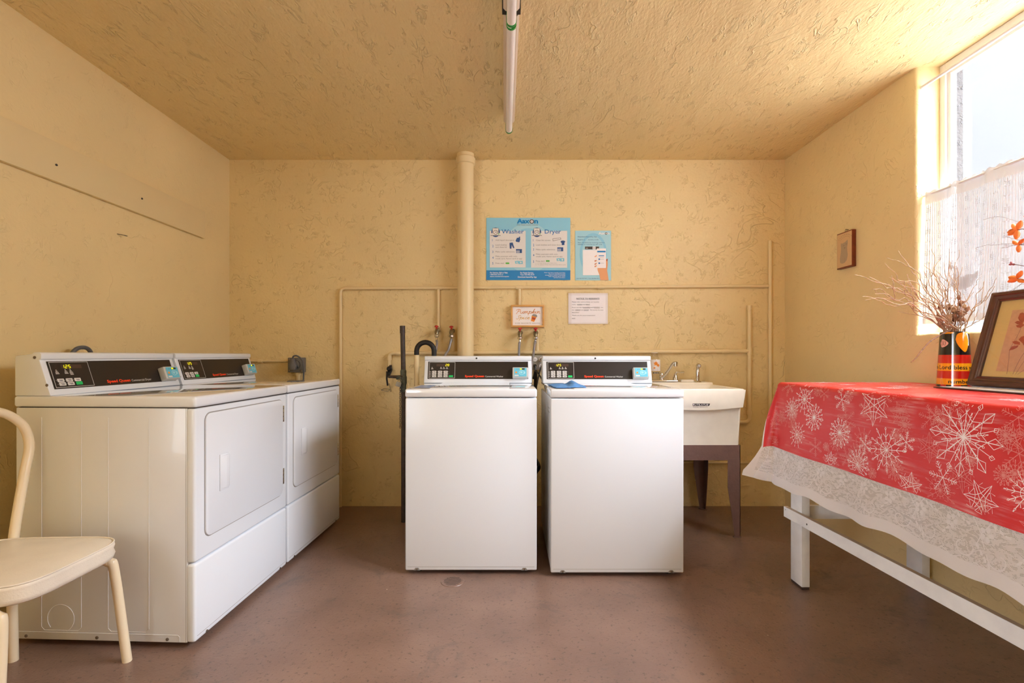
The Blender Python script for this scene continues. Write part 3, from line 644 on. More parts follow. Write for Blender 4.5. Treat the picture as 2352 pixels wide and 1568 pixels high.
def console(root, W, y0, z0, zt, slope, kind, digits, white):
    """Sloping control console with its printed black faceplate."""
    yt = y0 + (zt - .028 - z0) * slope
    D = {'washer': .708, 'dryer': .70}[kind] - .005
    prof = [(y0, z0), (yt, zt - .028), (yt - .007, zt - .024), (yt - .008, zt - .006), (yt - .002, zt), (yt + .022, zt + .002), (yt + .03, zt - .005), (D - .004, zt - .012), (D, zt - .02), (D, z0)]
    b = B('white'); b.prism(prof, 0, W, 'X', .003)
    cons = b.build('console', root)
    # white bezel rails at the two ends
    L = math.hypot(1, slope)
    pl0 = lambda b, h=0: Pl(b, (0, y0, z0), (1, 0, 0), (0, slope, 1))
    b = B('face'); p = pl0(b); hh = (zt - .028 - z0) * L
    fx0, fx1, fy0, fy1 = .022, W - .022, .024, hh - .006
    p.rect(fx0, fy0, fx1, fy1, .0010); fp = b.build('faceplate', cons, fix=False)
    def at(cx, cy): return (fx0 + (cx - 125) / 3270 * (fx1 - fx0) / .607, fy0 + (530 - cy) / 3270 * (fy1 - fy0) / .1168)
    # outlined keypad
    b = B('rdr'); p = pl0(b); a, c = at(148, 515), at(662, 158)
    p.frame(a[0], a[1], c[0], c[1], .0022, .0016); b.build('keypad_outline', cons, fix=False)
    b = B('dim'); p = pl0(b); a, c = at(290, 252), at(560, 198); p.rect(a[0], a[1], c[0], c[1], .0014)
    b.build('display', cons, fix=False)
    b = B('lit'); p = pl0(b); p.h = .0022
    if digits == '28':
        for i, ch in enumerate('28'): q = at(470 + i * 42, 246); digit(p, ch, q[0], q[1], .0125, .0078, .0017)
    else:
        for i, ch in enumerate('125'): q = at(298 + i * 42, 246); digit(p, ch, q[0], q[1], .0125, .0078, .0017)
        q = at(340, 248); p.ell(q[0], q[1], .0013)
    b.build('digits', cons, fix=False)
    if kind == 'washer':
        bt = [(x, y) for y in (372, 419, 468) for x in (252, 367, 478)]; bw, bh = .0245, .0118; gx, gy = 586, 470
    else:
        bt = [(230, 415), (340, 415), (450, 415), (240, 466), (350, 466)]; bw, bh = .028, .0135; gx, gy = 460, 466
    for x, y in bt:
        b = B('key'); p = pl0(b); q = at(x, y)
        p.rect(q[0] - bw / 2, q[1] - bh / 2, q[0] + bw / 2, q[1] + bh / 2, .0024, .002)
        p.mat('ink').rect(q[0] - bw * .28, q[1] + .0002, q[0] + bw * .3, q[1] + .0022, .0028)
        p.rect(q[0] - bw * .12, q[1] - .003, q[0] + bw * .3, q[1] - .0012, .0028)
        b.build('button', cons, fix=False)
    b = B('green'); p = pl0(b); q = at(gx, gy); p.rect(q[0] - bw / 2, q[1] - bh / 2, q[0] + bw / 2, q[1] + bh / 2, .0024, .002)
    tag(b.build('button', cons, fix=False), 'green start button')
    def mark(x, y, hw, hh_):
        b = B('key'); p = pl0(b); q = at(x, y); p.rect(q[0] - hw, q[1] - hh_, q[0] + hw, q[1] + hh_, .0018); b.build('key_mark', cons, fix=False)
    if kind == 'washer':
        ics = [(208, 305, 3), (383, 300, 3), (440, 300, 3), (500, 300, 3)]
        for y in (372, 419, 468): mark(175, y, .006, .001)
        for y in (395, 443): mark(178, y, .0068, .0004)
        for x in (310, 422, 536):
            for y in (372, 419, 468): mark(x, y, .0012, .0012)
    else:
        ics = [(215, 300, 4), (330, 300, 4), (395, 300, 5)]
        for x, y in bt: mark(x - 55, y, .001, .001)
    for x, y, n in ics:
        b = B('key'); p = pl0(b)
        for k in range(n):
            q = at(x + (k - 1) * 2, y - 30 + k * 17); ww = (.002, .004, .0065, .0075, .007)[k]
            p.rect(q[0] - ww, q[1] - .0013, q[0] + ww, q[1] + .0013, .0018)
        b.build('indicator_mark', cons, fix=False)
    b = B('red'); p = pl0(b); q, q2 = at(860, 490), at(1240, 490)
    p.text('Speed Queen', q[0], q[1], .0125, q2[0] - q[0], .0020, off=.032)
    tag(b.build('lettering', cons, fix=False), 'bold red lettering')
    b = B('letter'); p = pl0(b); q, q2 = at(1260, 492), at(1618, 492)
    p.text(white, q[0], q[1], .0100, q2[0] - q[0], .0020)
    b.build('lettering', cons, fix=False)
    if kind == 'washer':
        b = B('black'); b.lathe([(.0052, 0), (.0052, -.0015), (.003, -.002)], (W * .485, yt - .008, zt - .013), 14, 'Y'); b.build('lock', cons)
    else:
        for y, z in ((yt + .0, zt - .018), (y0 - .004, z0 + .04)):
            b = B('steel'); b.lathe([(.0055, 0), (.0055, -.0015), (.003, -.002)], (0, y + .018, z), 12, 'X'); b.build('screw', cons)
    # card reader box
    rd = B('rdr'); q, q2 = at(1800, 545), at(2104, 300)
    x0, x1, v0, v1 = q[0], q2[0], q[1] - .002, q2[1]
    o = Vector((0, y0, z0)); v = Vector((0, slope, 1)) / L; n = Vector((0, -1, slope)) / L
    def PP(x, a, h): return o + Vector((x, 0, 0)) + v * a + n * h
    t = bmesh.new(); vs = []
    for x in (x0, x1):
        for a, h in ((v0 + .006, 0), (v0 + .010, .034), (v1, .034), (v1, 0)): vs.append(t.verts.new(PP(x, a, h)))
    for f in ((0, 1, 2, 3), (7, 6, 5, 4), (0, 4, 5, 1), (1, 5, 6, 2), (2, 6, 7, 3), (3, 7, 4, 0)): t.faces.new([vs[i] for i in f])
    bmesh.ops.recalc_face_normals(t, faces=t.faces[:])
    bmesh.ops.bevel(t, geom=t.edges[:], offset=.005, segments=3, profile=.5, affect='EDGES'); rd.merge(t, True)
    rb = rd.build('card_reader', root)
    b = B('cyan'); p = Pl(b, PP(x0 + .010, v0 + .014, .0345), (1, 0, 0), v)
    w_, h_ = x1 - x0 - .019, v1 - v0 - .019
    p.rect(0, 0, w_, h_, .0004, .002)
    p.mat('cyan2'); p.ell(w_ * .6, h_ * .46, .017, .014, .0008); p.mat('cyan').ell(w_ * .6, h_ * .46, .013, .0105, .0010)
    p.mat('cyan2'); p.ell(w_ * .58, h_ * .48, .008, .0065, .0012); p.ell(w_ * .83, h_ * .45, .006, .008, .0010)
    p.mat('key').rect(w_ * .04, h_ * .05, w_ * .36, h_ * .2, .0008); p.mat('orange').rect(w_ * .09, h_ * .38, w_ * .24, h_ * .58, .0008, .002)
    p.mat('black').rect(w_ * .45, h_ * .8, w_ * .85, h_ * .95, .0008); p.rect(w_ * .2, h_ * .82, w_ * .24, h_ * .87, .0008); p.rect(w_ * .32, h_ * .82, w_ * .36, h_ * .87, .0008)
    p.mat('lit').rect(w_ * .46, h_ * .81, w_ * .62, h_ * .94, .0012)
    b.build('reader_label', rb, fix=False)
    return cons
def make_washer(digits, label, loc, group):
    W, D = .651, .71
    r = empty('washing_machine', loc, 0, label, 'washing machine', group)
    b = B('whiteside'); b.box(0, W, .02, D, .030, .872, .004)
    # ribs and handhold pressed into the side panels
    for sx, x in ((-1, -.0006), (1, W + .0006)):
        b.mat('whiteside')
        for y in (.12, .16, .34, .38, .58, .62): b.box(min(x, x + sx * .0), max(x, x + sx * .0) + .0005, y, y + .006, .06, .84)
        b.mat('shade').box(x - .0008, x + .0008, .07, .15, .815, .818); b.box(x - .0008, x + .0008, .07, .15, .795, .798)
    b.build('cabinet', r)
    b = B('white'); b.box(0, W, 0, .03, .020, .872, .007, 3)
    b.mat('shade').box(.012, W - .012, -.0006, .001, .038, .0392)
    b.build('front_panel', r)
    for x in (.058, W - .062):
        b = B('shade'); b.mat('shade').prism([(x - .016, .021), (x + .016, .021), (x + .008, .034), (x - .008, .034)], -.0012, .002, 'Y')
        b.mat('steel').lathe([(.0055, 0), (.0055, -.003), (.003, -.004)], (x, -.001, .028), 12, 'Y')
        b.build('screw', r)
    b = B('whitetop'); b.box(-.001, W + .001, -.002, D, .876, .917, .008, 3); b.build('top_panel', r)
    # lid and the fixed decks at its sides, each with a fine seam
    b = B('whitetop'); b.box(.118, W - .135, .022, .505, .9155, .9195, .0018)
    b.mat('shade'); pl = Pl(b, (0, 0, .9195), (1, 0, 0), (0, 1, 0))
    pl.poly([(.19 + .25 * k / 20, .205 + .040 * math.sin(math.pi * k / 20)) for k in range(21)] + [(.44 - .25 * k / 20, .205 + .014 * math.sin(math.pi * k / 20)) for k in range(1, 20)], .0003)
    b.build('lid', r)
    b = B('shade'); b.box(W - .1335, W - .1315, .022, .505, .9165, .9182); b.build('lid_seam', r); b = B('shade'); b.box(.1145, .1165, .022, .505, .9165, .9182); b.build('lid_seam', r)
    for x in (.06, W - .06):
        for y in (.06, D - .06):
            b = B('black'); b.lathe([(.022, 0), (.022, .012), (.010, .014), (.010, .031)], (x, y, 0), 14); b.build('foot', r)
    console(r, W, .53, .917, 1.078, .28, 'washer', digits, 'Commercial Washer')
    return r
w1 = make_washer('28', 'white top-loading washer showing 28, left of the pair and in front of the thick pipe', (-.513, 2.432, 0), 'washing machines')
b = B('bluelabel'); pl = Pl(b, (0, 0, .9175), (1, 0, 0), (0, 1, 0)); pl.poly([(.026, .07), (.108, .07), (.108, .30), (.026, .30)], .0004)
tag(b.build('instruction_label', w1, fix=False), 'blue label on the top')
w2 = make_washer('125', 'white top-loading washer showing 1.25, right of the pair and beside the sink', (.204, 2.404, 0), 'washing machines')
b = B('bluelabel'); pl = Pl(b, (0, 0, .9175), (1, 0, 0), (0, 1, 0)); pl.poly([(.026, .05), (.108, .05), (.108, .28), (.026, .28)], .0004)
tag(b.build('instruction_label', w2, fix=False), 'blue label on the top')
# blue cloth crumpled on the right washer
n = 26; vs = []; random.seed(5)
for i in range(n + 1):
    for j in range(n + 1):
        u, v = i / n, j / n; q = Vector((u * 3.1, v * 3.1, 2.2))
        ridge = max(0, 1 - abs(u - .62 - .15 * v) * 5) * .026 * (v ** .7)
        z = .9205 + abs(noise.noise(q)) * .012 * (1 - abs(2 * u - 1) ** 3) + ridge * (1 - abs(2 * v - 1.3) * .3)
        vs.append((.232 + .165 * u - .02 * v * (1 - u) + .012 * noise.noise(q * 1.7), 2.452 + .30 * v + .03 * u, z))
b = B('blue'); b.add(vs, [(i * (n + 1) + j, (i + 1) * (n + 1) + j, (i + 1) * (n + 1) + j + 1, i * (n + 1) + j + 1) for i in range(n) for j in range(n)], True)
o = b.build('cleaning_cloth', sharp=0); md = o.modifiers.new('thick', 'SOLIDIFY'); md.thickness = .0015; md.offset = 1
tag(o, 'crumpled blue cloth lying on top of the right washer', 'cloth')

def make_dryer(label, loc, rz, group):
    W, D, ZT = .683, .70, .932
    r = empty('tumble_dryer', loc, rz, label, 'tumble dryer', group)
    b = B('whiteside'); b.box(0, W, .030, D - .01, .022, .888, .003)
    # pressed side panels: long raised outlines, knock-out ring, bottom flange with screws
    for sx, xx in ((-1, 0), (1, W)):
        def SP(y, z, h): return Vector((xx + sx * h, y, z))
        pl = Pl(b, (0, 0, 0), (0, 1, 0), (0, 0, 1), fn=SP); b.mat('whiteside')
        def ridge(pts):
            pts = [Vector((0, p[0], p[1])) + Vector((xx + sx * .0002, 0, 0)) for p in pts]
            b.tube(pts, .0009, 6)
        for y0, y1 in ((.176, .332), (.436, .590)):
            ridge([(y1, .852), (y1, .07), (y1 - .012, .058), (y0 + .012, .058), (y0, .07)])
            ridge([(y0, .852), (y0, .07)]); 
        ridge([(.515 + .052 * math.cos(R(a)), .102 + .052 * math.sin(R(a))) for a in range(-40, 250, 15)])
        ridge([(D - .02, .050), (.065, .050), (.058, .043), (.058, .024)])
        b.mat('steel')
        for y in (.105, .375, .65): b.lathe([(.0058, 0), (.0058, sx * .002), (.003, sx * .003)], (xx, y, .034), 12, 'X')
    b.build('cabinet', r)
    # upper front, door, lower panel
    b = B('white'); b.box(-.001, W + .001, 0, .034, .316, .888, .010, 4); b.build('front_panel', r)
    b = B('white'); b.box(-.001, W + .001, 0, .034, .022, .312, .010, 4)
    b.mat('shade').box(.012, W - .012, -.0006, .001, .042, .0432)
    for x in (.065, W - .065): b.mat('steel').lathe([(.0055, 0), (.0055, -.003), (.003, -.004)], (x, -.0005, .031), 12, 'Y')
    b.build('lower_panel', r)
    b = B('shade'); dx0, dx1, dz0, dz1 = .055, W - .045, .392, .862
    b.prism(rrect(dx0 - .004, dz0 - .004, dx1 + .004, dz1 + .004, .034), -.0006, .004, 'Y'); b.build('door_seam', r)
    b = B('white'); b.prism(rrect(dx0, dz0, dx1, dz1, .03), -.0050, .006, 'Y', .002); dr = b.build('door', r)
    b = B('white'); hx0, hx1, hz0, hz1 = .135, .192, .545, .690
    b.prism([(hx0, hz0), (hx1, hz0), (hx1, hz1), (hx0, hz1)], -.009, -.0048, 'Y', .002)
    b.prism([(hx0, -.0088), (hx0 + .030, -.0165), (hx1 - .006, -.0155), (hx1, -.0088)], hz0 + .008, hz1 - .006, 'Z', .003)
    b.build('door_handle', dr)
    for z0, z1 in ((.752, .832), (.442, .520)):
        b = B('chrome'); b.box(dx1 - .001, dx1 + .010, -.0065, -.002, z0, z1, .001); b.mat('seam')
        for k in range(4): b.box(dx1 + .001, dx1 + .007, -.0070, -.0064, z0 + (z1 - z0) * (k + .2) / 4, z0 + (z1 - z0) * (k + .42) / 4)
        b.build('hinge', r)
    b = B('seam'); b.box(.02, W - .02, .03, .05, .3125, .3155); b.box(.002, W - .002, .002, D - .02, .8875, .8895)
    b.mat('shade').box(-.0003, W + .0003, .0347, .0358, .024, .888); b.build('body_seam', r)
    b = B('whitetop'); b.box(-.002, W + .002, -.003, D, .8895, ZT, .011, 4); b.build('top_panel', r)
    b = B('black')
    for x in (.06, W - .06):
        for y in (.06, D - .06): b.lathe([(.02, 0), (.02, .012), (.009, .013), (.009, .024)], (x, y, 0), 12)
    b.build('foot', r)
    console(r, W, .555, ZT, 1.094, .33, 'dryer', '125', 'Commercial Dryer')
    return r
ang = R(90 - 2.4)
d1 = make_dryer('white front-loading dryer in the foreground, nearest the chair', (-1.158, 1.815, 0), ang, 'tumble dryers')
d2 = make_dryer('white front-loading dryer farther back against the rear wall', (-1.158 + .7 * math.cos(ang), 1.815 + .7 * math.sin(ang), 0), ang, 'tumble dryers')
b = B('cord'); b.tube(spline([(-1.93, 2.16, .6), (-1.95, 2.17, 1.0), (-1.945, 2.19, 1.09), (-1.94, 2.23, 1.119), (-1.94, 2.28, 1.10), (-1.95, 2.31, 1.0), (-1.93, 2.32, .6)], 8), .009, 10)
tag(b.build('vent_cable'), 'dark grey cable arching up behind the nearer dryer console', 'cable')

# ---------------------------------------------------------------- utility sink
SX0, SX1, SY0, SY1, SZ = .864, 1.396, 2.905, 3.505, .884
sk = empty('utility_sink', ((SX0 + SX1) / 2, 3.2, 0), 0, 'cream plastic utility sink on brown legs right of the washers', 'sink')
def loop(x0, x1, y0, y1, z, r=.02, n=4):
    return [(x, y, z) for x, y in rrect(x0, y0, x1, y1, r, n)]
b = B('tub'); t = .02
loops = [loop(SX0 + .045, SX1 - .045, SY0 + .05, SY1 - .06, .548), loop(SX0 + .022, SX1 - .020, SY0 + .030, SY1 - .03, .548), loop(SX0 + .014, SX1 - .014, SY0 + .012, SY1 - .004, .80), 
         loop(SX0 + .002, SX1 - .002, SY0 + .002, SY1, .812), loop(SX0, SX1, SY0, SY1, SZ - .004), loop(SX0 + .003, SX1 - .003, SY0 + .003, SY1 - .002, SZ),
         loop(SX0 + .035, SX1 - .035, SY0 + .030, SY1 - .175, SZ, .03), loop(SX0 + .040, SX1 - .040, SY0 + .036, SY1 - .18, SZ - .02, .03), loop(SX0 + .06, SX1 - .06, SY0 + .06, SY1 - .2, .60, .05), loop(SX0 + .12, SX1 - .12, SY0 + .12, SY1 - .26, .575, .05)]
m = len(loops[0]); vs = [v for l in loops for v in l]
fs = [tuple(range(m))[::-1]] + [(i * m + k, i * m + (k + 1) % m, (i + 1) * m + (k + 1) % m, (i + 1) * m + k) for i in range(len(loops) - 1) for k in range(m)] + [tuple((len(loops) - 1) * m + k for k in range(m))]
b.add(vs, fs, True)
# curved apron band across the front and the raised tap ledge
ap = [(SX0 + .001, SZ - .002), (SX0 + .001, SZ - .11)]
ap = [(SX0 + .001 + (SX1 - SX0 - .016) * k / 16, SZ - .108 - .018 * math.sin(math.pi * k / 16)) for k in range(17)] + [(SX1 + .001, SZ - .004), (SX0 + .001, SZ - .004)]
b.prism(ap, SY0 - .006, SY0 + .015, 'Y', .003)
b.box(SX0 + .004, SX1 - .004, SY1 - .150, SY1, SZ - .006, SZ + .014, .006, 3)
b.build('tub', sk, world=True, sharp=40)
b = B('tub'); b.box(PX(1562, 3.42), PX(1592, 3.42), 3.40, 3.46, SZ + .013, SZ + .03, .006, 3); tag(b.build('soap_bar', None), 'pale bar of soap lying on the sink ledge behind the faucet lever', 'soap')
xe0 = PX(1590, SY0); zl0 = PZ(934, SY0)
b = B('black'); pl = Pl(b, (xe0, SY0 - .0065, zl0), (1, 0, 0), (0, 0, 1)); pl.poly([(0, .006), (.097, .006), (.102, .020), (0, .020)], .0006)
pl.mat('cardw').text('UTILATUB', .012, .0085, .0085, .080, .0012, shear=.25, off=.01); pl.poly([(.003, .009), (.009, .009), (.009, .018), (.003, .018)], .0012)
pl.mat('ink').text('MUSTEE  PRODUCTS', .002, -.003, .0055, .086, .0006); b.build('emblem', sk, world=True, fix=False)
b = B('tubmetal'); zt, zb = .548, .458
for (x0, x1, y0, y1) in ((SX0 + .02, SX1 - .018, SY0 + .025, SY0 + .029), (SX0 + .02, SX1 - .018, SY1 - .035, SY1 - .031), (SX0 + .02, SX0 + .024, SY0 + .025, SY1 - .031), (SX1 - .022, SX1 - .018, SY0 + .025, SY1 - .031)): b.box(x0, x1, y0, y1, zb, zt)
b.build('stand_rail', sk, world=True)
for lx, sx in ((SX0 + .02, 1), (SX1 - .018, -1)):
    for ly, sy in ((SY0 + .024, 1), (SY1 - .030, -1)):
        b = B('tubmetal')
        for (w0, w1, dirx) in ((.075, .032, 1), (.075, .032, 0)):
            if dirx: b.prism([(lx, zb + .01), (lx + sx * w0, zb + .01), (lx + sx * w0, zb - .16), (lx + sx * w1, .004), (lx, .004)], min(ly, ly - sy * -.003), max(ly, ly + sy * .003), 'Y')
            else: b.prism([(ly, zb + .01), (ly + sy * w0, zb + .01), (ly + sy * w0, zb - .16), (ly + sy * w1, .004), (ly, .004)], min(lx, lx + sx * .003), max(lx, lx + sx * .003), 'X')
        b.prism([(lx - sx * .004, ly - sy * .004), (lx + sx * .04, ly - sy * .004), (lx + sx * .04, ly + sy * .012), (lx + sx * .012, ly + sy * .04), (lx - sx * .004, ly + sy * .04)], 0, .006, 'Z')
        b.build('leg', sk, world=True)
# faucet
fy = 3.40; zf = SZ + .014
fc = empty('faucet', (PX(1530, fy), fy, zf), 0, 'chrome faucet with swivel spout on the sink ledge', 'faucet')
b = B('chrome'); b.box(PX(1493, fy), PX(1556, fy), fy - .026, fy + .026, zf, zf + .016, .007, 3); b.build('base_plate', fc, world=True)
xs = PX(1519, fy); b = B('chrome'); b.lathe([(.016, zf + .014), (.013, zf + .03), (.015, zf + .034), (.015, zf + .058), (.011, zf + .064), (.004, zf + .066)], (xs, fy, 0), 20)
pts = [(xs, fy - .006, zf + .032), (xs + .028, fy - .022, zf + .062), (PX(1541, fy - .05), fy - .06, PZ(840, fy - .06)), (PX(1547, fy - .07), fy - .075, PZ(833.5, fy - .07)), (PX(1552, fy - .08), fy - .08, PZ(833, fy - .08))]
b.tube(spline(pts, 5), [.0105] * 6 + [.0095] * 15, 12); xt = PX(1552, fy - .08)
b.lathe([(.010, PZ(841, fy)), (.0125, PZ(840, fy)), (.0125, PZ(831, fy)), (.008, PZ(829.5, fy))], (xt, fy - .08, 0), 18); b.build('spout', fc, world=True)
xh = PX(1551, fy); b = B('chrome'); b.lathe([(.018, zf + .014), (.0165, zf + .03), (.010, zf + .05), (.006, zf + .056)], (xh, fy, 0), 18)
b.tube(spline([(xh, fy, zf + .05), (xh + .006, fy - .003, zf + .068), (xh + .02, fy - .006, zf + .071), (PX(1563, fy), fy - .008, zf + .068), (PX(1570, fy), fy - .01, zf + .071)], 4), [.0075] * 5 + [.0055] * 8 + [.007] * 4, 10); b.build('lever_handle', fc, world=True)
xp = PX(1602.5, fy); sy_ = empty('side_sprayer', (xp, fy, zf), 0, 'chrome side sprayer standing at the right end of the sink ledge', 'sprayer')
b = B('chrome'); b.lathe([(.026, zf), (.022, zf + .006), (.012, zf + .012), (.0115, zf + .02), (.0125, zf + .03), (.0125, zf + .085), (.011, zf + .09)], (xp, fy, 0), 20); b.build('holder', sy_, world=True)
b = B('chrome'); b.tube([(xp, fy, zf + .088), (xp, fy - .003, zf + .105), (xp, fy - .01, zf + .115)], [.011, .012, .013], 14); b.lathe([(.013, 0), (.0155, -.006), (.0155, -.022), (.012, -.026)], (xp, fy - .0, zf + .113), 20, 'Y')
b.mat('rdr').lathe([(.010, -.0262), (.008, -.0275)], (xp, fy, zf + .113), 20, 'Y'); b.build('spray_head', sy_, world=True)
# clear bottle with an orange leaf label
xb, yb2 = PX(1503.5, 3.466), 3.466
bt = empty('hand_soap_bottle', (xb, yb2, zf), 0, 'clear plastic bottle with orange leaf label behind the right washer', 'bottle')
def LP(pr): return [(r_, zf + z_) for r_, z_ in pr]
b = B('plastic'); b.lathe(LP([(.03, .0), (.036, .006), (.038, .03), (.038, .11), (.035, .15), (.028, .172), (.022, .178)]), (xb, yb2, 0), 24); b.build('bottle_body', bt, world=True)
b = B('plastic'); b.lathe(LP([(.022, .178), (.023, .180), (.023, .198), (.020, .201)]), (xb, yb2, 0), 20); b.mat('cardw').lathe(LP([(.0225, .201), (.021, .204)]), (xb, yb2, 0), 20); b.build('cap', bt, world=True)
def CY(rad, cx, cyy):
    def f(x, z, h): a = x / rad; return Vector((cx + (rad + h) * math.sin(a), cyy - (rad + h) * math.cos(a), z))
    return f
b = B('cardw'); pl = Pl(b, (0, 0, 0), (1, 0, 0), (0, 0, 1), fn=CY(.0385, xb, yb2)); z0 = zf
for k in range(10): pl.rect(-.040 + .008 * k, z0 + .075, -.032 + .008 * k, z0 + .155, .0004)
pl.mat('orange')
def maple(pl, cx, cz, r_, rot=0, h=.0009):
    pts = []
    for k in range(20):
        a = rot + 2 * math.pi * k / 20; rr = r_ * (1 if k % 4 == 0 else (.72 if k % 2 == 0 else .5)); pts.append((cx + rr * math.cos(a), cz + rr * math.sin(a)))
    for k in range(20): pl.poly([(cx, cz), pts[k], pts[(k + 1) % 20]], h)
maple(pl, -.002, z0 + .127, .020, .3, .0014); maple(pl, .014, z0 + .115, .015, 1.1, .0017); maple(pl, -.012, z0 + .097, .009, .2, .0012)
pl.mat('ink')
for k in range(3): pl.rect(-.022, z0 + .080 + k * .004, .012, z0 + .0815 + k * .004, .0008)
pl.mat('black').rect(-.022, z0 + .058, -.001, z0 + .066, .0006); pl.rect(-.001, z0 + .058, .020, z0 + .066, .0006)
pl.mat('cardw').rect(-.017, z0 + .0605, -.001, z0 + .063, .0010); pl.rect(.001, z0 + .0605, .015, z0 + .063, .0010)
b.build('bottle_label', bt, world=True, fix=False)

# ---------------------------------------------------------------- cream tube chair
ch = empty('dining_chair', (-1.55, 1.52, 0), 0, 'cream vinyl tube-frame chair beside the nearer dryer', 'chair')
def seat_loop(z, inset):
    x0, x1, y0, y1 = -1.80 + inset, -1.335 - inset, 1.335 + inset, 1.735 - inset
    pts = []
    for k in range(48):
        a = 2 * math.pi * k / 48; c, s_ = math.cos(a), math.sin(a); e = .42
        u = math.copysign(abs(c) ** e, c); v = math.copysign(abs(s_) ** e, s_)
        wv = 1 - .10 * (1 - u) / 2                       # narrower at the back
        pts.append(((x0 + x1) / 2 + u * (x1 - x0) / 2, (y0 + y1) / 2 + v * (y1 - y0) / 2 * wv, z))
    return pts
b = B('vinyl'); L = [seat_loop(z, i) for z, i in ((.387, .03), (.388, .012), (.394, .004), (.408, .0), (.422, .004), (.434, .001), (.441, .002), (.4445, .004), (.4465, .010), (.4500, .03), (.455, .07), (.458, .12))]
m = 48; vs = [v for l in L for v in l]
b.add(vs, [tuple(range(m))[::-1]] + [(i * m + k, i * m + (k + 1) % m, (i + 1) * m + (k + 1) % m, (i + 1) * m + k) for i in range(len(L) - 1) for k in range(m)] + [tuple((len(L) - 1) * m + k for k in range(m))], True)
b.tube(seat_loop(.4465, .0035), .0028, 8, closed=True)
st = b.build('seat', ch, world=True, sharp=0)
b = B('greenlining'); b.tube([(-1.375, 1.40, .389), (-1.378, 1.45, .385), (-1.38, 1.50, .387), (-1.38, 1.53, .384), (-1.378, 1.58, .389)], [.002, .004, .003, .004, .002], 6); b.build('seat_lining', st, world=True)
RT = .0150
def leg_front(y, yo, xo):
    b = B('cream'); b.tube(spline([(-1.46, y, .376), (-1.415 + xo, y, .376), (-1.385 + xo, y + .1 * (yo - y), .366), (-1.370 + xo, y + .2 * (yo - y), .33), (-1.354 + xo, yo, .0)], 7), RT, 14)
    b.build('leg', ch, world=True)
leg_front(1.70, 1.745, .0); leg_front(1.350, 1.312, -.016)
def leg_back(y, yo):
    b = B('cream'); b.tube([(-1.76, yo, 0), (-1.735, y, .385)], RT, 14); b.build('leg', ch, world=True)
leg_back(1.715, 1.747); leg_back(1.365, 1.30)
b = B('cream')
hoop = [(-1.735, 1.715, .385), (-1.738, 1.735, .50), (-1.745, 1.772, .66), (-1.750, 1.795, .75), (-1.758, 1.788, .815), (-1.766, 1.760, .856), (-1.772, 1.715, .885), (-1.776, 1.64, .902), (-1.778, 1.54, .906),
        (-1.776, 1.44, .902), (-1.772, 1.365, .885), (-1.766, 1.317, .856), (-1.758, 1.29, .815), (-1.750, 1.285, .75), (-1.745, 1.308, .66), (-1.738, 1.345, .50), (-1.735, 1.365, .385)]
b.tube(spline(hoop, 6), RT, 14); b.build('back_frame', ch, world=True)
b = B('cream'); b.tube([(-1.46, 1.70, .376), (-1.735, 1.71, .376), (-1.735, 1.37, .376), (-1.46, 1.365, .376)], .009, 8); b.build('seat_frame', ch, world=True)
# ---------------------------------------------------------------- posters, notice and framed sign on the back wall
def wall_sheet(name, px0, px1, py0, py1, Y, th, mat, label, cat):
    x0, x1, z0, z1 = PX(px0, Y), PX(px1, Y), PZ(py1, Y), PZ(py0, Y)
    e = empty(name, ((x0 + x1) / 2, Y, z0), 0, label, cat)
    b = B(mat); b.box(x0, x1, Y, Y + th, z0, z1); b.build('sheet', e, world=True)
    return e, x0, z0, x1 - x0, z1 - z0
for nm, cc in (('pblue', (146, 210, 236)), ('pblue2', (170, 220, 236)), ('pdeep', (38, 138, 206)), ('pword', (50, 122, 192)), ('plogo', (14, 140, 205)), ('ppanel', (232, 230, 228)), ('pink_', (150, 148, 148)),
               ('pgreen', (96, 190, 84)), ('picon', (52, 92, 150)), ('skin', (236, 168, 118)), ('nail', (190, 82, 62)), ('pskyl', (132, 206, 228)), ('dbrown', (74, 60, 54))):
    M[nm] = simple('print_' + nm, srgb(*cc), .45)
e, X0, Z0, WW, HH = wall_sheet('instruction_poster', 1117, 1310, 500, 643, YF - .004, .003, 'pblue', 'wide blue washer and dryer instruction poster right of the thick pipe', 'poster')
def cv(x, y): return ((x - 133) / 1417 * WW, (1200 - y) / 1048 * HH)
def pane(b): return Pl(b, (X0, YF - .0045, Z0), (1, 0, 0), (0, 0, 1))
b = B('pblue2'); p = pane(b); c = cv(840, 660)
p.ell(c[0], c[1], WW * .285, WW * .30, .0003, 40); p.mat('pblue').ell(c[0], c[1], WW * .22, WW * .235, .0005, 40)
p.mat('pdeep'); a, c = cv(133, 1200), cv(1550, 1036); p.rect(a[0], a[1], c[0], c[1], .0007); b.build('background_print', e, world=True, fix=False)
for q in ((190, 990, 797, 372), (888, 993, 1497, 372)):
    b = B('picon'); p = pane(b); a, c = cv(q[0], q[1]), cv(q[2], q[3]); p.mat('pskyl').rect(a[0] + .002, a[1] - .002, c[0] + .002, c[1] - .002, .0009); p.mat('ppanel').rect(a[0], a[1], c[0], c[1], .0012); b.build('instruction_panel', e, world=True, fix=False)
def T(p, txt, x0, x1, ybase, cap, **k):
    a, c = cv(x0, ybase), cv(x1, ybase - cap); p.text(txt, a[0], a[1], c[1] - a[1], c[0] - a[0], **k)
b = B('plogo'); p = pane(b); p.h = .0014
T(p, 'Aax', 650, 862, 245, 76, off=.035); T(p, 'n', 942, 1005, 245, 76 , off=.035)
p.mat('dbrown'); c = cv(900, 216); p.ell(c[0], c[1], .0155, None, .0014); p.mat('cardw').ell(c[0], c[1], .0098, None, .0018); p.mat('rdr').ell(c[0], c[1], .006, None, .002); 
b.build('logo', e, world=True, fix=False)
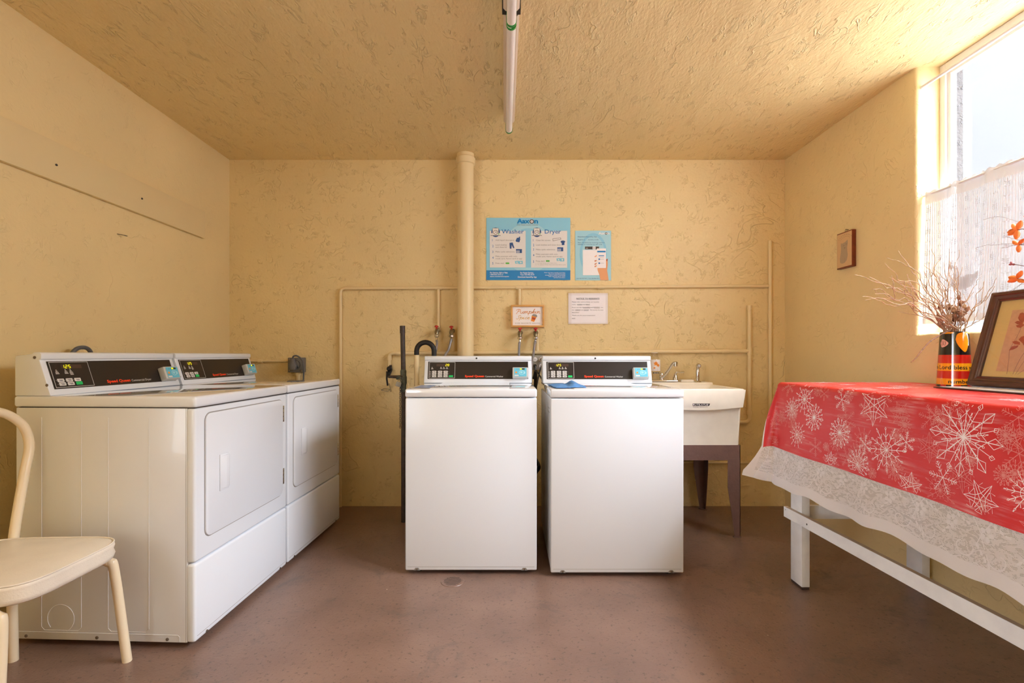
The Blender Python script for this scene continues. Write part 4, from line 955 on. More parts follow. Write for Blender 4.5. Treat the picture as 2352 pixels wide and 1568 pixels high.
b = B('pink_'); p = pane(b); p.h = .0014; T(p, 'Your Total Laundry Solution', 650, 1005, 282, 22, shear=.3); b.build('lettering', e, world=True, fix=False)
b = B('pword'); p = pane(b); p.h = .0018
T(p, 'Washer', 390, 765, 418, 70, off=.008); T(p, 'Dryer', 1118, 1392, 418, 70, off=.008); b.build('lettering', e, world=True, fix=False)
b = B('pword'); p = pane(b); p.h = .0018
for i, y in enumerate((548, 648, 745, 843, 938)): c = cv(232, y); p.text(str(i + 1), c[0], c[1], .0165)
for i, y in enumerate((550, 630, 705, 800, 908)): c = cv(918, y); p.text(str(i + 1), c[0], c[1], .0165)
b.build('step_numbers', e, world=True, fix=False)
b = B('pink_'); p = pane(b); p.h = .0018
for t_, x0_, x1_, y in (('Add liquid detergent', 288, 600, 540), ('Load clothes', 288, 478, 620), ('and close lid', 288, 475, 658), ('Make cycle selections', 288, 610, 735), ('Make payment with coin,', 288, 655, 812),
                        ('credit card, Aaxon card or app', 288, 735, 850), ('Press start', 288, 437, 928), ('Clean lint screen', 970, 1215, 542), ('Load clothes and close door', 970, 1390, 620),
                        ('Make cycle selections', 970, 1295, 698), ('Make payment with coin,', 970, 1340, 776), ('credit card, Aaxon card or app', 970, 1415, 815), ('Press start', 970, 1118, 892)):
    T(p, t_, x0_, x1_, y, 24); b.build('lettering', e, world=True, fix=False); b = B('pink_'); p = pane(b); p.h = .0018
T(p, 'a.  To stop during cycle: Open door', 965, 1325, 920, 12); T(p, 'b.  To restart: Close door and select fabric cycle', 965, 1470, 947, 12)
b.build('lettering', e, world=True, fix=False)
b = B('cardw'); p = pane(b); p.h = .0012
T(p, 'For Service, Call or Visit:', 196, 495, 1088, 24, off=.02); T(p, '1-800-826-1012 or', 196, 420, 1118, 20, off=.015); T(p, 'aaxon.com/servicerequest', 196, 515, 1148, 18, off=.015)
b.build('lettering', e, world=True, fix=False); b = B('cardw'); p = pane(b); p.h = .0012
T(p, 'For Faster Service,', 706, 930, 1090, 24, off=.02); T(p, 'Text: 954-906-4210', 706, 942, 1120, 20, off=.015); T(p, 'Download AaxonPay App', 665, 980, 1160, 24, off=.02)
b.build('lettering', e, world=True, fix=False); b = B('cardw'); p = pane(b); p.h = .0012
for i, (t_, x0_) in enumerate((('Please read rules on laundry room sheet.', 1110), ('We are not responsible for articles', 1185), ('damaged due to misuse or overloading.', 1125), ('Refer to garment tags for washer', 1185), ('and dryer instructions.', 1270))): T(p, t_, x0_, 1465, 1082 + i * 21, 13, off=.01)
b.build('lettering', e, world=True, fix=False)
for cx in (290, 985):                                      # drawn machines beside the headings
    b = B('dbrown'); p = pane(b)
    q = cv(cx, 398); p.mat('picon').ell(q[0], q[1], .031, .034, .0016)
    a, c = cv(cx - 50, 450), cv(cx + 48, 330); p.mat('dbrown').rect(a[0] - .0015, a[1] - .001, c[0] + .0015, c[1] + .0015, .0018); p.mat('ppanel').rect(a[0], a[1], c[0], c[1], .0021)
    q = cv(cx, 398); p.mat('steel').ell(q[0], q[1], .0165, None, .0024); p.mat('cardw').ell(q[0], q[1], .0125, None, .0027); p.mat('rdr').ell(q[0] + .002, q[1] + .001, .0075, None, .0029)
    a, c = cv(cx - 85, 455), cv(cx + 85, 448); p.mat('dbrown').rect(a[0], a[1], c[0], c[1], .0021)
    a, c = cv(cx - 82, 448), cv(cx - 50, 412) if cx < 500 else cv(cx - 60, 412); p.mat('ppanel').rect(a[0], a[1], c[0], c[1], .0024)
    a, c = cv(cx + 35, 448), cv(cx + 78, 410); p.mat('ppanel').rect(a[0], a[1], c[0], c[1], .0024); p.mat('pgreen').ell(a[0] + .007, c[1] - .006, .005, .004, .0027)
    b.build('machine_drawing', e, world=True, fix=False)
def poly(p, pts, h=.0018): p.poly([cv(*q) for q in pts], h)
def icon(name, mat, *polys):
    b = B(mat); p = pane(b)
    for q in polys: poly(p, q)
    b.build(name, e, world=True, fix=False)
icon('jug_icon', 'picon', [(625, 540), (650, 490), (682, 488), (708, 510), (690, 565), (640, 558)], [(682, 490), (685, 470), (704, 472), (702, 505)])
icon('trousers_icon', 'picon', [(525, 575), (578, 568), (590, 612), (562, 612), (548, 612), (526, 612)], [(526, 612), (562, 612), (556, 674), (530, 672)], [(562, 612), (590, 612), (608, 660), (585, 665)])
icon('shirt_icon', 'picon', [(1405, 548), (1412, 537), (1440, 537), (1450, 548), (1450, 610), (1405, 615)], [(1385, 548), (1412, 537), (1405, 570), (1392, 575)], [(1440, 537), (1464, 548), (1456, 572), (1446, 566)])
for x, y in ((632, 680), (1328, 650)):
    b = B('picon'); p = pane(b); poly(p, [(x, y), (x + 102, y), (x + 102, y + 66), (x + 4, y + 68)]); p.mat('ppanel'); poly(p, [(x + 8, y + 24), (x + 62, y + 22), (x + 62, y + 62), (x + 10, y + 64)], .0021); p.mat('picon')
    for k in range(3): poly(p, [(x + 12, y + 28 + 12 * k), (x + 58, y + 27 + 12 * k), (x + 58, y + 33 + 12 * k), (x + 12, y + 34 + 12 * k)], .0024)
    b.build('control_panel_icon', e, world=True, fix=False)
b = B('dbrown'); p = pane(b); poly(p, [(1250, 505), (1385, 487), (1395, 515), (1255, 545)]); p.mat('ppanel'); poly(p, [(1254, 510), (1380, 492), (1388, 512), (1260, 539)], .0021); b.build('lint_screen_icon', e, world=True, fix=False)
for x, y in ((458, 918), (1138, 880)): b = B('pgreen'); p = pane(b); a, c = cv(x, y + 13), cv(x + 62, y - 13); p.rect(a[0], a[1], c[0], c[1], .0018, .003); b.build('start_key_icon', e, world=True, fix=False)
for x, y in ((615, 875), (1315, 830)):
    b = B('pskyl'); p = pane(b)
    poly(p, [(x, y + 8), (x + 55, y), (x + 62, y + 45), (x + 8, y + 52)]); poly(p, [(x + 55, y + 5), (x + 130, y + 2), (x + 133, y + 55), (x + 62, y + 58)], .002)
    p.mat('ppanel'); q = cv(x + 35, y + 28); p.ell(q[0], q[1], .005, None, .0022); q = cv(x + 100, y + 30); p.ell(q[0], q[1], .006, None, .0023); b.build('payment_icon', e, world=True, fix=False)
# smaller app poster
e, X0, Z0, WW, HH = wall_sheet('app_poster', 1321, 1403.5, 529.5, 643.5, YF - .004, .003, 'pblue2', 'small pale blue phone payment poster right of the wide poster', 'poster')
def cv(x, y): return ((x - 1622) / 610 * WW, (1205 - y) / 842 * HH)
b = B('pblue'); p = pane(b); c = cv(1930, 760); p.ell(c[0], c[1], .098, .15, .0003, 36); p.mat('pblue2').ell(c[0], c[1], .082, .13, .0005, 36); b.build('background_print', e, world=True, fix=False)
b = B('cardw'); p = pane(b); p.h = .0008; T(p, 'Aax', 2018, 2130, 428, 40, off=.03); T(p, 'n', 2168, 2204, 428, 40, off=.03)
c = cv(2148, 412); p.mat('dbrown').ell(c[0], c[1], .0085, None, .0008); p.mat('cardw').ell(c[0], c[1], .0048, None, .0012); b.build('logo', e, world=True, fix=False)
b = B('picon'); p = pane(b); p.h = .0008
T(p, 'Download AaxonPay App', 1668, 1990, 475, 18); T(p, 'Register a', 1668, 1785, 525, 18); T(p, 'laundry credit', 1845, 2020, 525, 18)
T(p, 'Start machines by entering machine', 1668, 2125, 575, 18); T(p, 'number or scanning the QR code.', 1668, 2085, 605, 18); T(p, 'Call: 954-772-7100  |  Text: 954-906-4210', 1645, 2030, 1182, 16)
b.build('lettering', e, world=True, fix=False)
b = B('paper'); p = pane(b); a, c = cv(1752, 1122), cv(2030, 690); p.mat('pskyl').rect(a[0] + .001, a[1] - .002, c[0], c[1], .0008); p.mat('cardw').rect(a[0], a[1], c[0], c[1], .0011)
p.mat('dbrown'); a, c = cv(1788, 680), cv(2028, 634); p.rect(a[0], a[1], c[0], c[1], .0011); p.mat('cardw'); a, c = cv(1918, 682), cv(1968, 634); p.rect(a[0], a[1], c[0], c[1], .0014)
p.mat('rdr'); a, c = cv(1800, 668), cv(1840, 656); p.rect(a[0], a[1], c[0], c[1], .0014); c = cv(1942, 658); p.ell(c[0], c[1], .006, None, .0017); b.build('machine_drawing', e, world=True, fix=False)
b = B('skin'); p = pane(b); poly(p, [(2050, 1204), (2035, 1120), (2005, 1040), (2000, 990), (2090, 1000), (2130, 930), (2148, 850), (2172, 850), (2176, 940), (2165, 1040), (2178, 1120), (2190, 1204)], .0013)
for y in (790, 870, 920, 960): poly(p, [(1950, y + 12), (1985, y - 12), (1990, y + 6), (1958, y + 26)], .0013)
p.mat('nail'); poly(p, [(2150, 870), (2160, 838), (2174, 842), (2170, 885)], .0018)
for y in (870, 925, 965): poly(p, [(1950, y + 4), (1966, y - 8), (1970, y), (1956, y + 14)], .0018)
b.build('hand_drawing', e, world=True, fix=False)
b = B('cardw'); p = pane(b); a, c = cv(1988, 998), cv(2145, 665); p.rect(a[0], a[1], c[0], c[1], .0022, .004); p.mat('pdeep'); a, c = cv(1996, 733), cv(2138, 706); p.rect(a[0], a[1], c[0], c[1], .0025)
a, c = cv(2022, 798), cv(2112, 784); p.rect(a[0], a[1], c[0], c[1], .0025); p.mat('pink_')
for y in (820, 850, 916): a, c = cv(2030, y + 2), cv(2110, y - 2); p.rect(a[0], a[1], c[0], c[1], .0025)
p.mat('pword'); 
for y in (848, 916): c = cv(2030, y); p.ell(c[0], c[1], .006, .006, .0027)
b.build('phone_drawing', e, world=True, fix=False)
# typed notice under tape
e, X0, Z0, WW, HH = wall_sheet('notice_sheet', 1305.5, 1396, 673, 743.5, YF - .003, .002, 'paper', 'white typed notice taped below the small blue poster', 'notice')
def cv(x, y): return ((x - 1270) / 788 * WW, (905 - y) / 612 * HH)
def pane(b): return Pl(b, (X0, YF - .0036, Z0), (1, 0, 0), (0, 0, 1))
b = B('ink'); p = pane(b); p.h = .0006
T(p, 'NOTICE TO RESIDENTS', 1430, 1890, 415, 28, off=.01); q = cv(1430, 422); q2 = cv(1890, 419); p.rect(q[0], q[1], q2[0], q2[1])
for t_, x0_, x1_, y in (('Please take care to keep our laundry', 1342, 1885, 476), ('room  CLEAN and NEAT.', 1342, 1705, 527), ('If you see the WASHERS and DRYERS  are', 1342, 1962, 586), ('not  CLEAN and READY  for use by the next', 1342, 1968, 636), ('RESIDENT.', 1342, 1490, 690), ('Thank you for your cooperation.', 1342, 1812, 744), ('MGMT.', 1342, 1412, 808)):
    T(p, t_, x0_, x1_, y, 18)
for x0_, x1_, y in ((1450, 1545, 532), (1620, 1700, 532), (1565, 1705, 592), (1785, 1895, 592), (1405, 1500, 642), (1580, 1672, 642)): a, c = cv(x0_, y + 2), cv(x1_, y - 1); p.rect(a[0], a[1], c[0], c[1])
b.build('lettering', e, world=True, fix=False)
M['tape'] = glassmat('clear_tape', (.98, .97, .96, 1), .06, .2)
b = B('tape'); p = pane(b); p.rect(-.012, HH - .014, WW + .006, HH + .010, .0014); p.rect(-.012, -.006, .022, HH + .004, .0017); p.rect(WW - .016, -.006, WW + .008, HH, .0019); p.rect(-.006, -.008, WW, .010, .0021)
b.build('tape_strip', e, world=True, fix=False)
# framed pumpkin sign
Yg = 3.495
x0, x1, z0, z1 = PX(1173.5, Yg), PX(1250, Yg), PZ(751, Yg), PZ(700, Yg); fw = .0125
e = empty('framed_sign', ((x0 + x1) / 2, Yg, z0), 0, 'small blond wood framed pumpkin spice sign above the left washer', 'sign')
b = B('blond')
for q in ((x0, x1, z0, z0 + fw), (x0, x1, z1 - fw, z1), (x0, x0 + fw, z0 + fw, z1 - fw), (x1 - fw, x1, z0 + fw, z1 - fw)): b.box(q[0], q[1], Yg - .004, YF - .001, q[2], q[3], .0012)
b.build('frame', e, world=True)
b = B('cardw'); b.box(x0 + fw, x1 - fw, Yg + .010, Yg + .014, z0 + fw, z1 - fw); b.build('card', e, world=True)
LET = {'P': [[(.5, -.25), (.75, .9), (.9, 1.9)], [(.15, 1.4), (.5, 1.95), (1.2, 1.85), (1.35, 1.35), (1.0, .95), (.72, .9)]], 'u': [[(0, .8), (.12, 1), (.12, .3), (.35, 0), (.65, .3), (.85, 1), (.8, .3), (.95, 0), (1.15, .2)]],
       'm': [[(0, .8), (.15, 1), (.12, 0), (.32, .8), (.52, 1), (.6, .7), (.56, 0), (.78, .8), (.98, 1), (1.06, .7), (1.04, .2), (1.2, 0), (1.4, .2)]],
       'p': [[(0, .8), (.15, 1), (.02, -.85)], [(.12, .5), (.42, 1), (.75, .8), (.7, .2), (.4, 0), (.12, .25)], [(.66, .1), (1.0, .2)]], 'k': [[(0, .3), (.4, 1.7), (.5, 2.0), (.36, 1.9), (.2, 1), (.12, 0), (.25, .6), (.6, .95), (.62, .62), (.3, .5), (.55, .1), (.9, .2)]],
       'i': [[(0, .3), (.2, 1), (.18, .2), (.35, 0), (.58, .25)], [(.3, 1.4), (.32, 1.48)]], 'n': [[(0, .8), (.15, 1), (.12, 0), (.32, .8), (.55, 1), (.62, .7), (.6, .2), (.75, 0), (.95, .2)]],
       'S': [[(1.25, 1.6), (1.0, 1.95), (.6, 1.75), (.6, 1.25), (.85, .7), (.7, .15), (.3, 0), (.05, .3)]], 'c': [[(.65, .8), (.4, 1), (.1, .55), (.25, 0), (.6, .1), (.85, .3)]], 'e': [[(0, .35), (.5, .65), (.45, 1), (.15, .8), (.12, .2), (.4, 0), (.75, .25)]]}
ADV = {'P': 1.5, 'u': 1.1, 'm': 1.4, 'p': .95, 'k': .88, 'i': .6, 'n': .95, 'S': 1.15, 'c': .82, 'e': .72}
def script(pl, word, x, y, xh, wd, thick):
    tot = sum(ADV[c] for c in word); k = wd / tot; cx = 0
    for c in word:
        for st_ in LET[c]:
            pts = [(x + (cx + px_ + .22 * py_) * k, y + py_ * xh) for px_, py_ in st_]
            sp_ = spline([(a, q, 0) for a, q in pts], 5) if len(pts) > 2 else pts
            pl.line([(v_[0], v_[1]) for v_ in sp_], thick)
        cx += ADV[c]
def gv(x, y): return ((x - 165) / 580 * (x1 - x0 - 2 * fw), (917 - y) / 352 * (z1 - z0 - 2 * fw))
def gp(b): pl = Pl(b, (x0 + fw, Yg + .010, z0 + fw), (1, 0, 0), (0, 0, 1)); pl.h = .0008; return pl
b = B('orange'); M['paleor'] = simple('pale_orange_ink', srgb(238, 188, 92), .5); M['dkor'] = simple('deep_orange_ink', srgb(232, 146, 66), .5); b.mat('dkor'); p = gp(b)
q = gv(205, 690); script(p, 'Pumpkin', q[0], q[1], .0150, gv(700, 0)[0] - q[0], .0030); p.mat('paleor'); q = gv(225, 797); script(p, 'Spice', q[0], q[1], .0135, gv(495, 0)[0] - q[0], .0028)
b.build('script_lettering', e, world=True, fix=False)
b = B('pink_'); p = gp(b); q = gv(215, 886); p.text('IS MY FAVORITE SEASON', q[0], q[1], .0085, gv(697, 0)[0] - q[0]); b.build('lettering', e, world=True, fix=False)
b = B('orange'); p = gp(b); p.poly([gv(522, 833), gv(585, 850), gv(635, 750), gv(540, 730)], .0008); p.mat('nail').poly([gv(545, 800), gv(598, 815), gv(612, 775), gv(550, 760)], .0011)
p.mat('pink_').poly([gv(540, 735), gv(640, 762), gv(645, 735), gv(628, 712), gv(575, 702), (gv(552, 715))], .0012); b.build('cup_drawing', e, world=True, fix=False)

# ---------------------------------------------------------------- ceiling light: two bare-tube strips in line
def striplight(ya, yb, label, xa, xb):
    e = empty('ceiling_light', ((xa + xb) / 2, (ya + yb) / 2, ZC), 0, label, 'ceiling light', 'fluorescent strips')
    b = B('fix'); n = 2
    vs = []
    for y, xc in ((ya, xa), (yb, xb)):
        for dx, z in ((-.028, ZC - .001), (-.032, ZC - .045), (-.022, ZC - .056), (.022, ZC - .056), (.032, ZC - .045), (.028, ZC - .001)): vs.append((xc + dx, y, z))
    b.add(vs, [(k, (k + 1) % 6, 6 + (k + 1) % 6, 6 + k) for k in range(6)] + [tuple(range(6))[::-1], tuple(range(6, 12))]); b.build('housing', e, world=True)
    b = B('lens'); b.tube([(xa, ya + .012, ZC - .094), (xb, yb - .012, ZC - .094)], .0185, 20); b.build('tube', e, world=True)
    for y, x in ((ya, xa), (yb, xb)):
        s_ = 1 if y == ya else -1; b = B('socket'); b.prism([(x + .020 * math.cos(R(a)), ZC - .094 + .020 * math.sin(R(a))) for a in range(180, 361, 15)] + [(x + .019, ZC - .055), (x - .019, ZC - .055)], min(y, y + s_ * .012), max(y, y + s_ * .012), 'Y', .001); b.build('lampholder', e, world=True)
striplight(2.855, 1.955, 'bare fluorescent strip on the ceiling, the one nearer the back wall', 0, .0095)
striplight(1.925, 1.02, 'bare fluorescent strip on the ceiling, cut off by the top of the photo', .0095, .02)
cn = empty('light_connector', (.01, 1.94, ZC), 0, 'dark joint with copper contacts between the two ceiling light strips', 'connector')
for s_ in (-1, 1): b = B('copper'); b.tube([(.009 + s_ * .004, 1.925, ZC - .1), (.009 + s_ * .008, 1.94, ZC - .106), (.009 + s_ * .012, 1.953, ZC - .096)], .003, 8); b.build('contact', cn, world=True)
b = B('fixd'); b.box(-.027, .046, 1.926, 1.954, ZC - .05, ZC - .002); b.build('joint_plate', cn, world=True)

# ---------------------------------------------------------------- white bench table with red and lace cloths
TX0, TX1, TY1, TY0, TZ = 1.352, 1.945, 2.362, .25, .950
tb = empty('bench_table', ((TX0 + TX1) / 2, 1.3, 0), 0, 'tall white painted wooden table along the right wall under the cloths', 'table')
b = B('wood'); b.box(TX0 - .02, TX1 + .005, TY0, TY1 + .012, TZ - .024, TZ - .003, .003); b.build('table_top', tb, world=True)
for lx in (TX0, TX1 - .038):
    for ly in (TY1 - .090, TY0 + .02):
        b = B('wood'); b.box(lx, lx + .038, ly, ly + .090, 0.012, TZ - .0245, .003, 2); b.mat('dbrown').box(lx + .002, lx + .036, ly + .002, ly + .088, 0, .0125); b.build('leg', tb, world=True)
b = B('wood'); b.mat('wood')
t = bmesh.new(); ya, yb_ = 2.385, .24
def stv(x, y, z): return t.verts.new((x, y, z))
za, zb2 = (.304, .352), (.338, .396)
vsx = [stv(x, y, z + dz) for x in (TX0 - .020, TX0 - .001) for y, (z0_, z1_) in ((ya, za), (yb_, zb2)) for z, dz in ((z0_, 0), (z1_, 0))]
for f in ((0, 1, 3, 2), (4, 6, 7, 5), (0, 4, 5, 1), (2, 3, 7, 6), (0, 2, 6, 4), (1, 5, 7, 3)): t.faces.new([vsx[i] for i in f])
bmesh.ops.recalc_face_normals(t, faces=t.faces[:]); topf = [f for f in t.faces if f.normal.z > .9]
b.merge(t); b.bm.faces.ensure_lookup_table()
b.mat('woodedge').add([(TX0 - .0195, ya - .01, .3528), (TX0 - .0015, ya - .01, .3528), (TX0 - .0015, yb_ + .01, .3965), (TX0 - .0195, yb_ + .01, .3965)], [(0, 1, 2, 3)])
b.mat('seam'); b.lathe([(.0045, 0), (.004, -.0006)], (TX0 - .020, 2.20, .328), 8, 'X'); b.lathe([(.002, 0), (.002, -.0006)], (TX0 - .020, 2.37, .34), 6, 'X')
b.build('long_stretcher', tb, world=True)
b = B('wood'); b.box(TX0 + .039, TX1 - .039, TY1 - .022, TY1 - .002, .305, .368, .002); b.build('cross_rail', tb, world=True)
XE, YE = 1.326, 2.384
def drape(a, bb, off=0, lace=False):
    A, Q = max(a, 0), max(bb, 0); r = math.hypot(A, Q)
    bx, by = XE + max(-a, 0), YE + min(bb, 0)
    if r < 1e-9: return Vector((bx, by, TZ + off))
    dx, dy = -A / r, Q / r
    er = .018                                         # soft edge
    y_ = by
    fold = .030 * math.sin(y_ * 6.1 + .8) + .018 * math.sin(y_ * 14.3 + 2.2)
    k = .085 + fold * min(1, r / .25) * (A / r) + .46 * (A * Q) / (r * r) 
    lw_ = max(0, min(1, (r - .33) / .14))
    if lace: k += .014 * math.sin(y_ * 22 + 1.0) * lw_
    if lace and Q > 0: k += .16 * math.sin(Q * 62) * lw_
    q = min(r, er * math.pi / 2); th = q / er
    out = er * math.sin(th) - 0; dn = er * (1 - math.cos(th)); rest = r - q
    out += rest * k; dn += rest * math.sqrt(max(.05, 1 - k * k))
    out += off
    return Vector((bx + dx * out - (-dx) * 0, by + dy * out, TZ + off * max(0, math.cos(min(th, 1.57))) - dn))
def dfn(lace, o0):
    def f(x, y, h):                                   # x: distance before the far edge (towards the camera), y: height over the hem line measured up the cloth
        return drape(y, -x, o0 + h, lace)
    return f
def uvmesh(name, fn, us, vs_, mats, parent=None, thick=0, matf=None):
    b = B(*mats); nu, nv = len(us), len(vs_)
    bm = b.bm; uvl = bm.loops.layers.uv.new('UVMap'); grid = [[bm.verts.new(fn(u, v)) for v in vs_] for u in us]
    for i in range(nu - 1):
        for j in range(nv - 1):
            f = bm.faces.new((grid[i][j], grid[i + 1][j], grid[i + 1][j + 1], grid[i][j + 1])); f.smooth = True
            if matf: f.material_index = matf((us[i] + us[i + 1]) / 2, (vs_[j] + vs_[j + 1]) / 2)
            for lp, (a, c) in zip(f.loops, ((i, j), (i + 1, j), (i + 1, j + 1), (i, j + 1))): lp[uvl].uv = (us[a], vs_[c])
    return b
def lin(a, b_, n): return [a + (b_ - a) * k / n for k in range(n + 1)]
RED_DROP, FAR_RED = .318, .10
us = lin(-FAR_RED, -.03, 6) + lin(-.02, .0, 6) + lin(.03, 2.13, 120)
vs_ = lin(-.63, -.02, 14) + lin(-.012, .03, 12) + lin(.05, RED_DROP, 18)
b = uvmesh('red', lambda u, v: drape(v, -u, .0032), us, vs_, ['redcloth'])
fl = Pl(b, (0, 0, 0), (1, 0, 0), (0, 1, 0), fn=dfn(False, .0040)); fl.h = 0
def snow(cx, cy, r, kind, mat, w=.0016):
    """Printed snowflake: arms with chevrons, lozenges or paddles."""
    fl.mat(mat); n = 8 if kind == 1 else 6; rot0 = random.random() * 1.0
    if kind == 3: n = 12
    ok = lambda p: -.62 < p[1] < RED_DROP - .004 and p[0] > -FAR_RED + .01
    def L(pts, w_=w):
        pts = [(cx + r * (x * ca - y * sa), cy + r * (x * sa + y * ca)) for x, y in pts]
        seg = []
        for i in range(len(pts) - 1):
            m = max(1, int(math.dist(pts[i], pts[i + 1]) / .02)); seg += [(pts[i][0] + (pts[i + 1][0] - pts[i][0]) * k / m, pts[i][1] + (pts[i + 1][1] - pts[i][1]) * k / m) for k in range(m)]
        seg.append(pts[-1])
        run = []
        for q in seg:
            if ok(q): run.append(q)
            else:
                if len(run) > 1: fl.line(run, w_, 0)
                run = []
        if len(run) > 1: fl.line(run, w_, 0)
    for k in range(n):
        a = rot0 + 2 * math.pi * k / n; ca, sa = math.cos(a), math.sin(a); t_ = math.tan(math.pi / n)
        L([(0, 0), (1, 0)], w * 1.15)
        if kind == 0:
            for d, l_ in ((.35, .2), (.55, .28), (.75, .22), (.9, .12)): L([(d + l_ * .7, l_ * .7), (d, 0), (d + l_ * .7, -l_ * .7)])
        elif kind == 1:
            L([(.42, -.42 * t_), (.62, 0), (.42, .42 * t_)]); L([(.62, 0), (.80, .13), (1.0, 0), (.80, -.13), (.62, 0)]); L([(0, 0), (.42, .42 * t_), (.8, .8 * t_)], w * .8)
            L([(.78, .8 * t_ - .06), (.86, .8 * t_), (.78, .8 * t_ + .06), (.72, .8 * t_), (.78, .8 * t_ - .06)])
        elif kind == 2:
            L([(.30, -.30 * t_), (.30, .30 * t_)]); L([(.6, -.28 * t_), (1.0, 0), (.6, .28 * t_)]); L([(.3, .3 * t_), (.62, .12)]); L([(.3, -.3 * t_), (.62, -.12)])
            L([(.6, -.3 * t_), (.45, -.9 * t_), (.75, -.75 * t_)], w * .8)
        else:
            L([(.35, -.35 * t_), (.35, .35 * t_)]); L([(.95, 0), (1.03, .05), (1.1, 0), (1.03, -.05), (.95, 0)])
            L([(.6, 0), (.78, .6 * t_)]); L([(.6, 0), (.78, -.6 * t_)])
            if k % 2: L([(1.1, 0), (1.2, .0)], w * 2)
random.seed(11)
hand = [(.10, .02, .035, 0), (.22, .07, .058, 3), (.35, .035, .03, 0), (.30, .14, .06, 1), (.46, .05, .045, 0), (.63, .055, .075, 2), (.13, .12, .045, 3), (.05, .17, .035, 2), (.46, .18, .06, 1), (.60, .20, .035, 0),
        (.70, .20, .07, 3), (.88, .06, .03, 0), (.78, .16, .035, 0), (.98, .11, .115, 1), (.92, .24, .05, 0), (1.05, .27, .055, 2), (.57, .28, .06, 1), (.20, .23, .05, 3), (.33, .26, .04, 0), (.42, .30, .04, 2), (.80, .30, .05, 2), (1.17, .22, .05, 3), (1.22, .08, .05, 0), (1.3, .28, .06, 0)]
for cx, cy, r, k in hand: snow(cx, cy, r, k, 'flake' if r > .045 else random.choice(['flake', 'flake2']), .0020 if r > .055 else .0016)
snow(.98, .11, .062, 3, 'flake', .0016); snow(.60, .06, .045, 0, 'flake2', .0016)
for i in range(60): snow(random.uniform(-.04, 1.35), random.uniform(.01, .31), random.uniform(.018, .055), random.choice([0, 1, 2, 3]), 'flake2', .0014)
for i in range(46): snow(random.uniform(.0, 1.9), random.uniform(-.58, -.03), random.uniform(.03, .08), random.choice([0, 1, 2, 3]), random.choice(['flake', 'flake2']), .0018)
for i in range(14): snow(random.uniform(1.3, 2.05), random.uniform(.02, .28), random.uniform(.03, .08), random.choice([0, 1, 2, 3]), 'flake')
o = b.build('red_tablecloth', fix=False, sharp=0)
tag(o, 'red tablecloth printed with white snowflakes lying over the lace cloth', 'tablecloth')
LACE = .492
def hem(u): return LACE + .006 * math.sin(u * 15.5) + .004 * math.sin(u * 31 + 1)
us = lin(-.125, 0, 24) + lin(.012, 2.13, 150)
vs_ = lin(-.04, .03, 8) + lin(.05, .99, 34)
def lfn(u, v):
    k = v if v < .03 else v * hem(u)
    return drape(k, -u, .0005, True)
b = uvmesh('lace', lfn, us, vs_, ['lace', 'lacefill'], matf=lambda u, v: 1 if (v > .915 or u < -.11) else 0)
ll = Pl(b, (0, 0, 0), (1, 0, 0), (0, 1, 0), fn=lambda x, y, h: drape(y, -x, .0012 + h, True)); ll.h = 0; ll.mat('lacefill')
u = -.06; k = 0
while u < 2.05:                                        # scrolls, leaves and blossoms worked into the net
    cy = .405; s_ = 1 if k % 2 else -1
    sp_ = [(u + (.040 - .0042 * i) * math.cos(i * .55) * s_, cy + (.040 - .0042 * i) * math.sin(i * .55)) for i in range(9)]
    ll.line([(q.x, q.y) for q in spline([(a, c, 0) for a, c in sp_], 3)], .0040, 0)
    ll.line([(u + .045 * s_, cy - .01), (u + .06 * s_, cy - .045), (u + .03 * s_, cy - .085)], .0035, 0)
    for m_ in range(5):
        a = 2 * math.pi * m_ / 5; ll.ell(u + .075 + .014 * math.cos(a), cy - .05 + .014 * math.sin(a), .0085, .0065, 0, 8, a)
    for m_ in range(4): ll.ell(u + .05 + .013 * m_, cy - .012 + .014 * m_ * s_, .009, .0038, 0, 8, .8 * s_ + m_ * .2)
    for m_ in range(3): ll.ell(u - .02 + .018 * m_, cy - .075 + .006 * m_, .0085, .0036, 0, 8, 1.2 - m_ * .5)
    ll.line([(u + .02, .455), (u + .05, .44), (u + .09, .452), (u + .12, .44)], .0032, 0)
    u += .118; k += 1
o = b.build('lace_tablecloth', fix=False, sharp=0); tag(o, 'white lace tablecloth hanging below the red cloth edge', 'tablecloth')

# ---------------------------------------------------------------- half curtain in the window
CZ = 1.856
def cfold(u): return .019 * math.sin(u * 41 + 1.2 * math.sin(u * 9)) + .008 * math.sin(u * 83 + .7)
def cfn(x, v, h=0):
    g = min(1, .35 + v * 1.2); top = .004 * math.sin(x * 160) * max(0, 1 - v / .03)
    return Vector((2.020 - cfold(x + .03 * v * math.sin(x * 7)) * g - .018 * v - h, 2.386 - x - .012 * math.sin(v * 3 + x * 9) * v, CZ + .012 + top - v))
us = lin(0, WY1 - WY0 - .015, 330); CL = .635
vs_ = [0, .006, .014, .022, .03, .045, .06] + lin(.075, CL - .03, 26) + [CL - .015, CL]
b = uvmesh('voile', lambda u, v: cfn(u, v), us, vs_, ['voile', 'voiletop', 'voilemotif'], matf=lambda u, v: 1 if v < .055 or v > CL - .03 else 0)
cp = Pl(b, (0, 0, 0), (1, 0, 0), (0, 1, 0), fn=lambda x, y, h: cfn(x, y, .0012)); cp.mat('voilemotif')
col = 0; u = .03
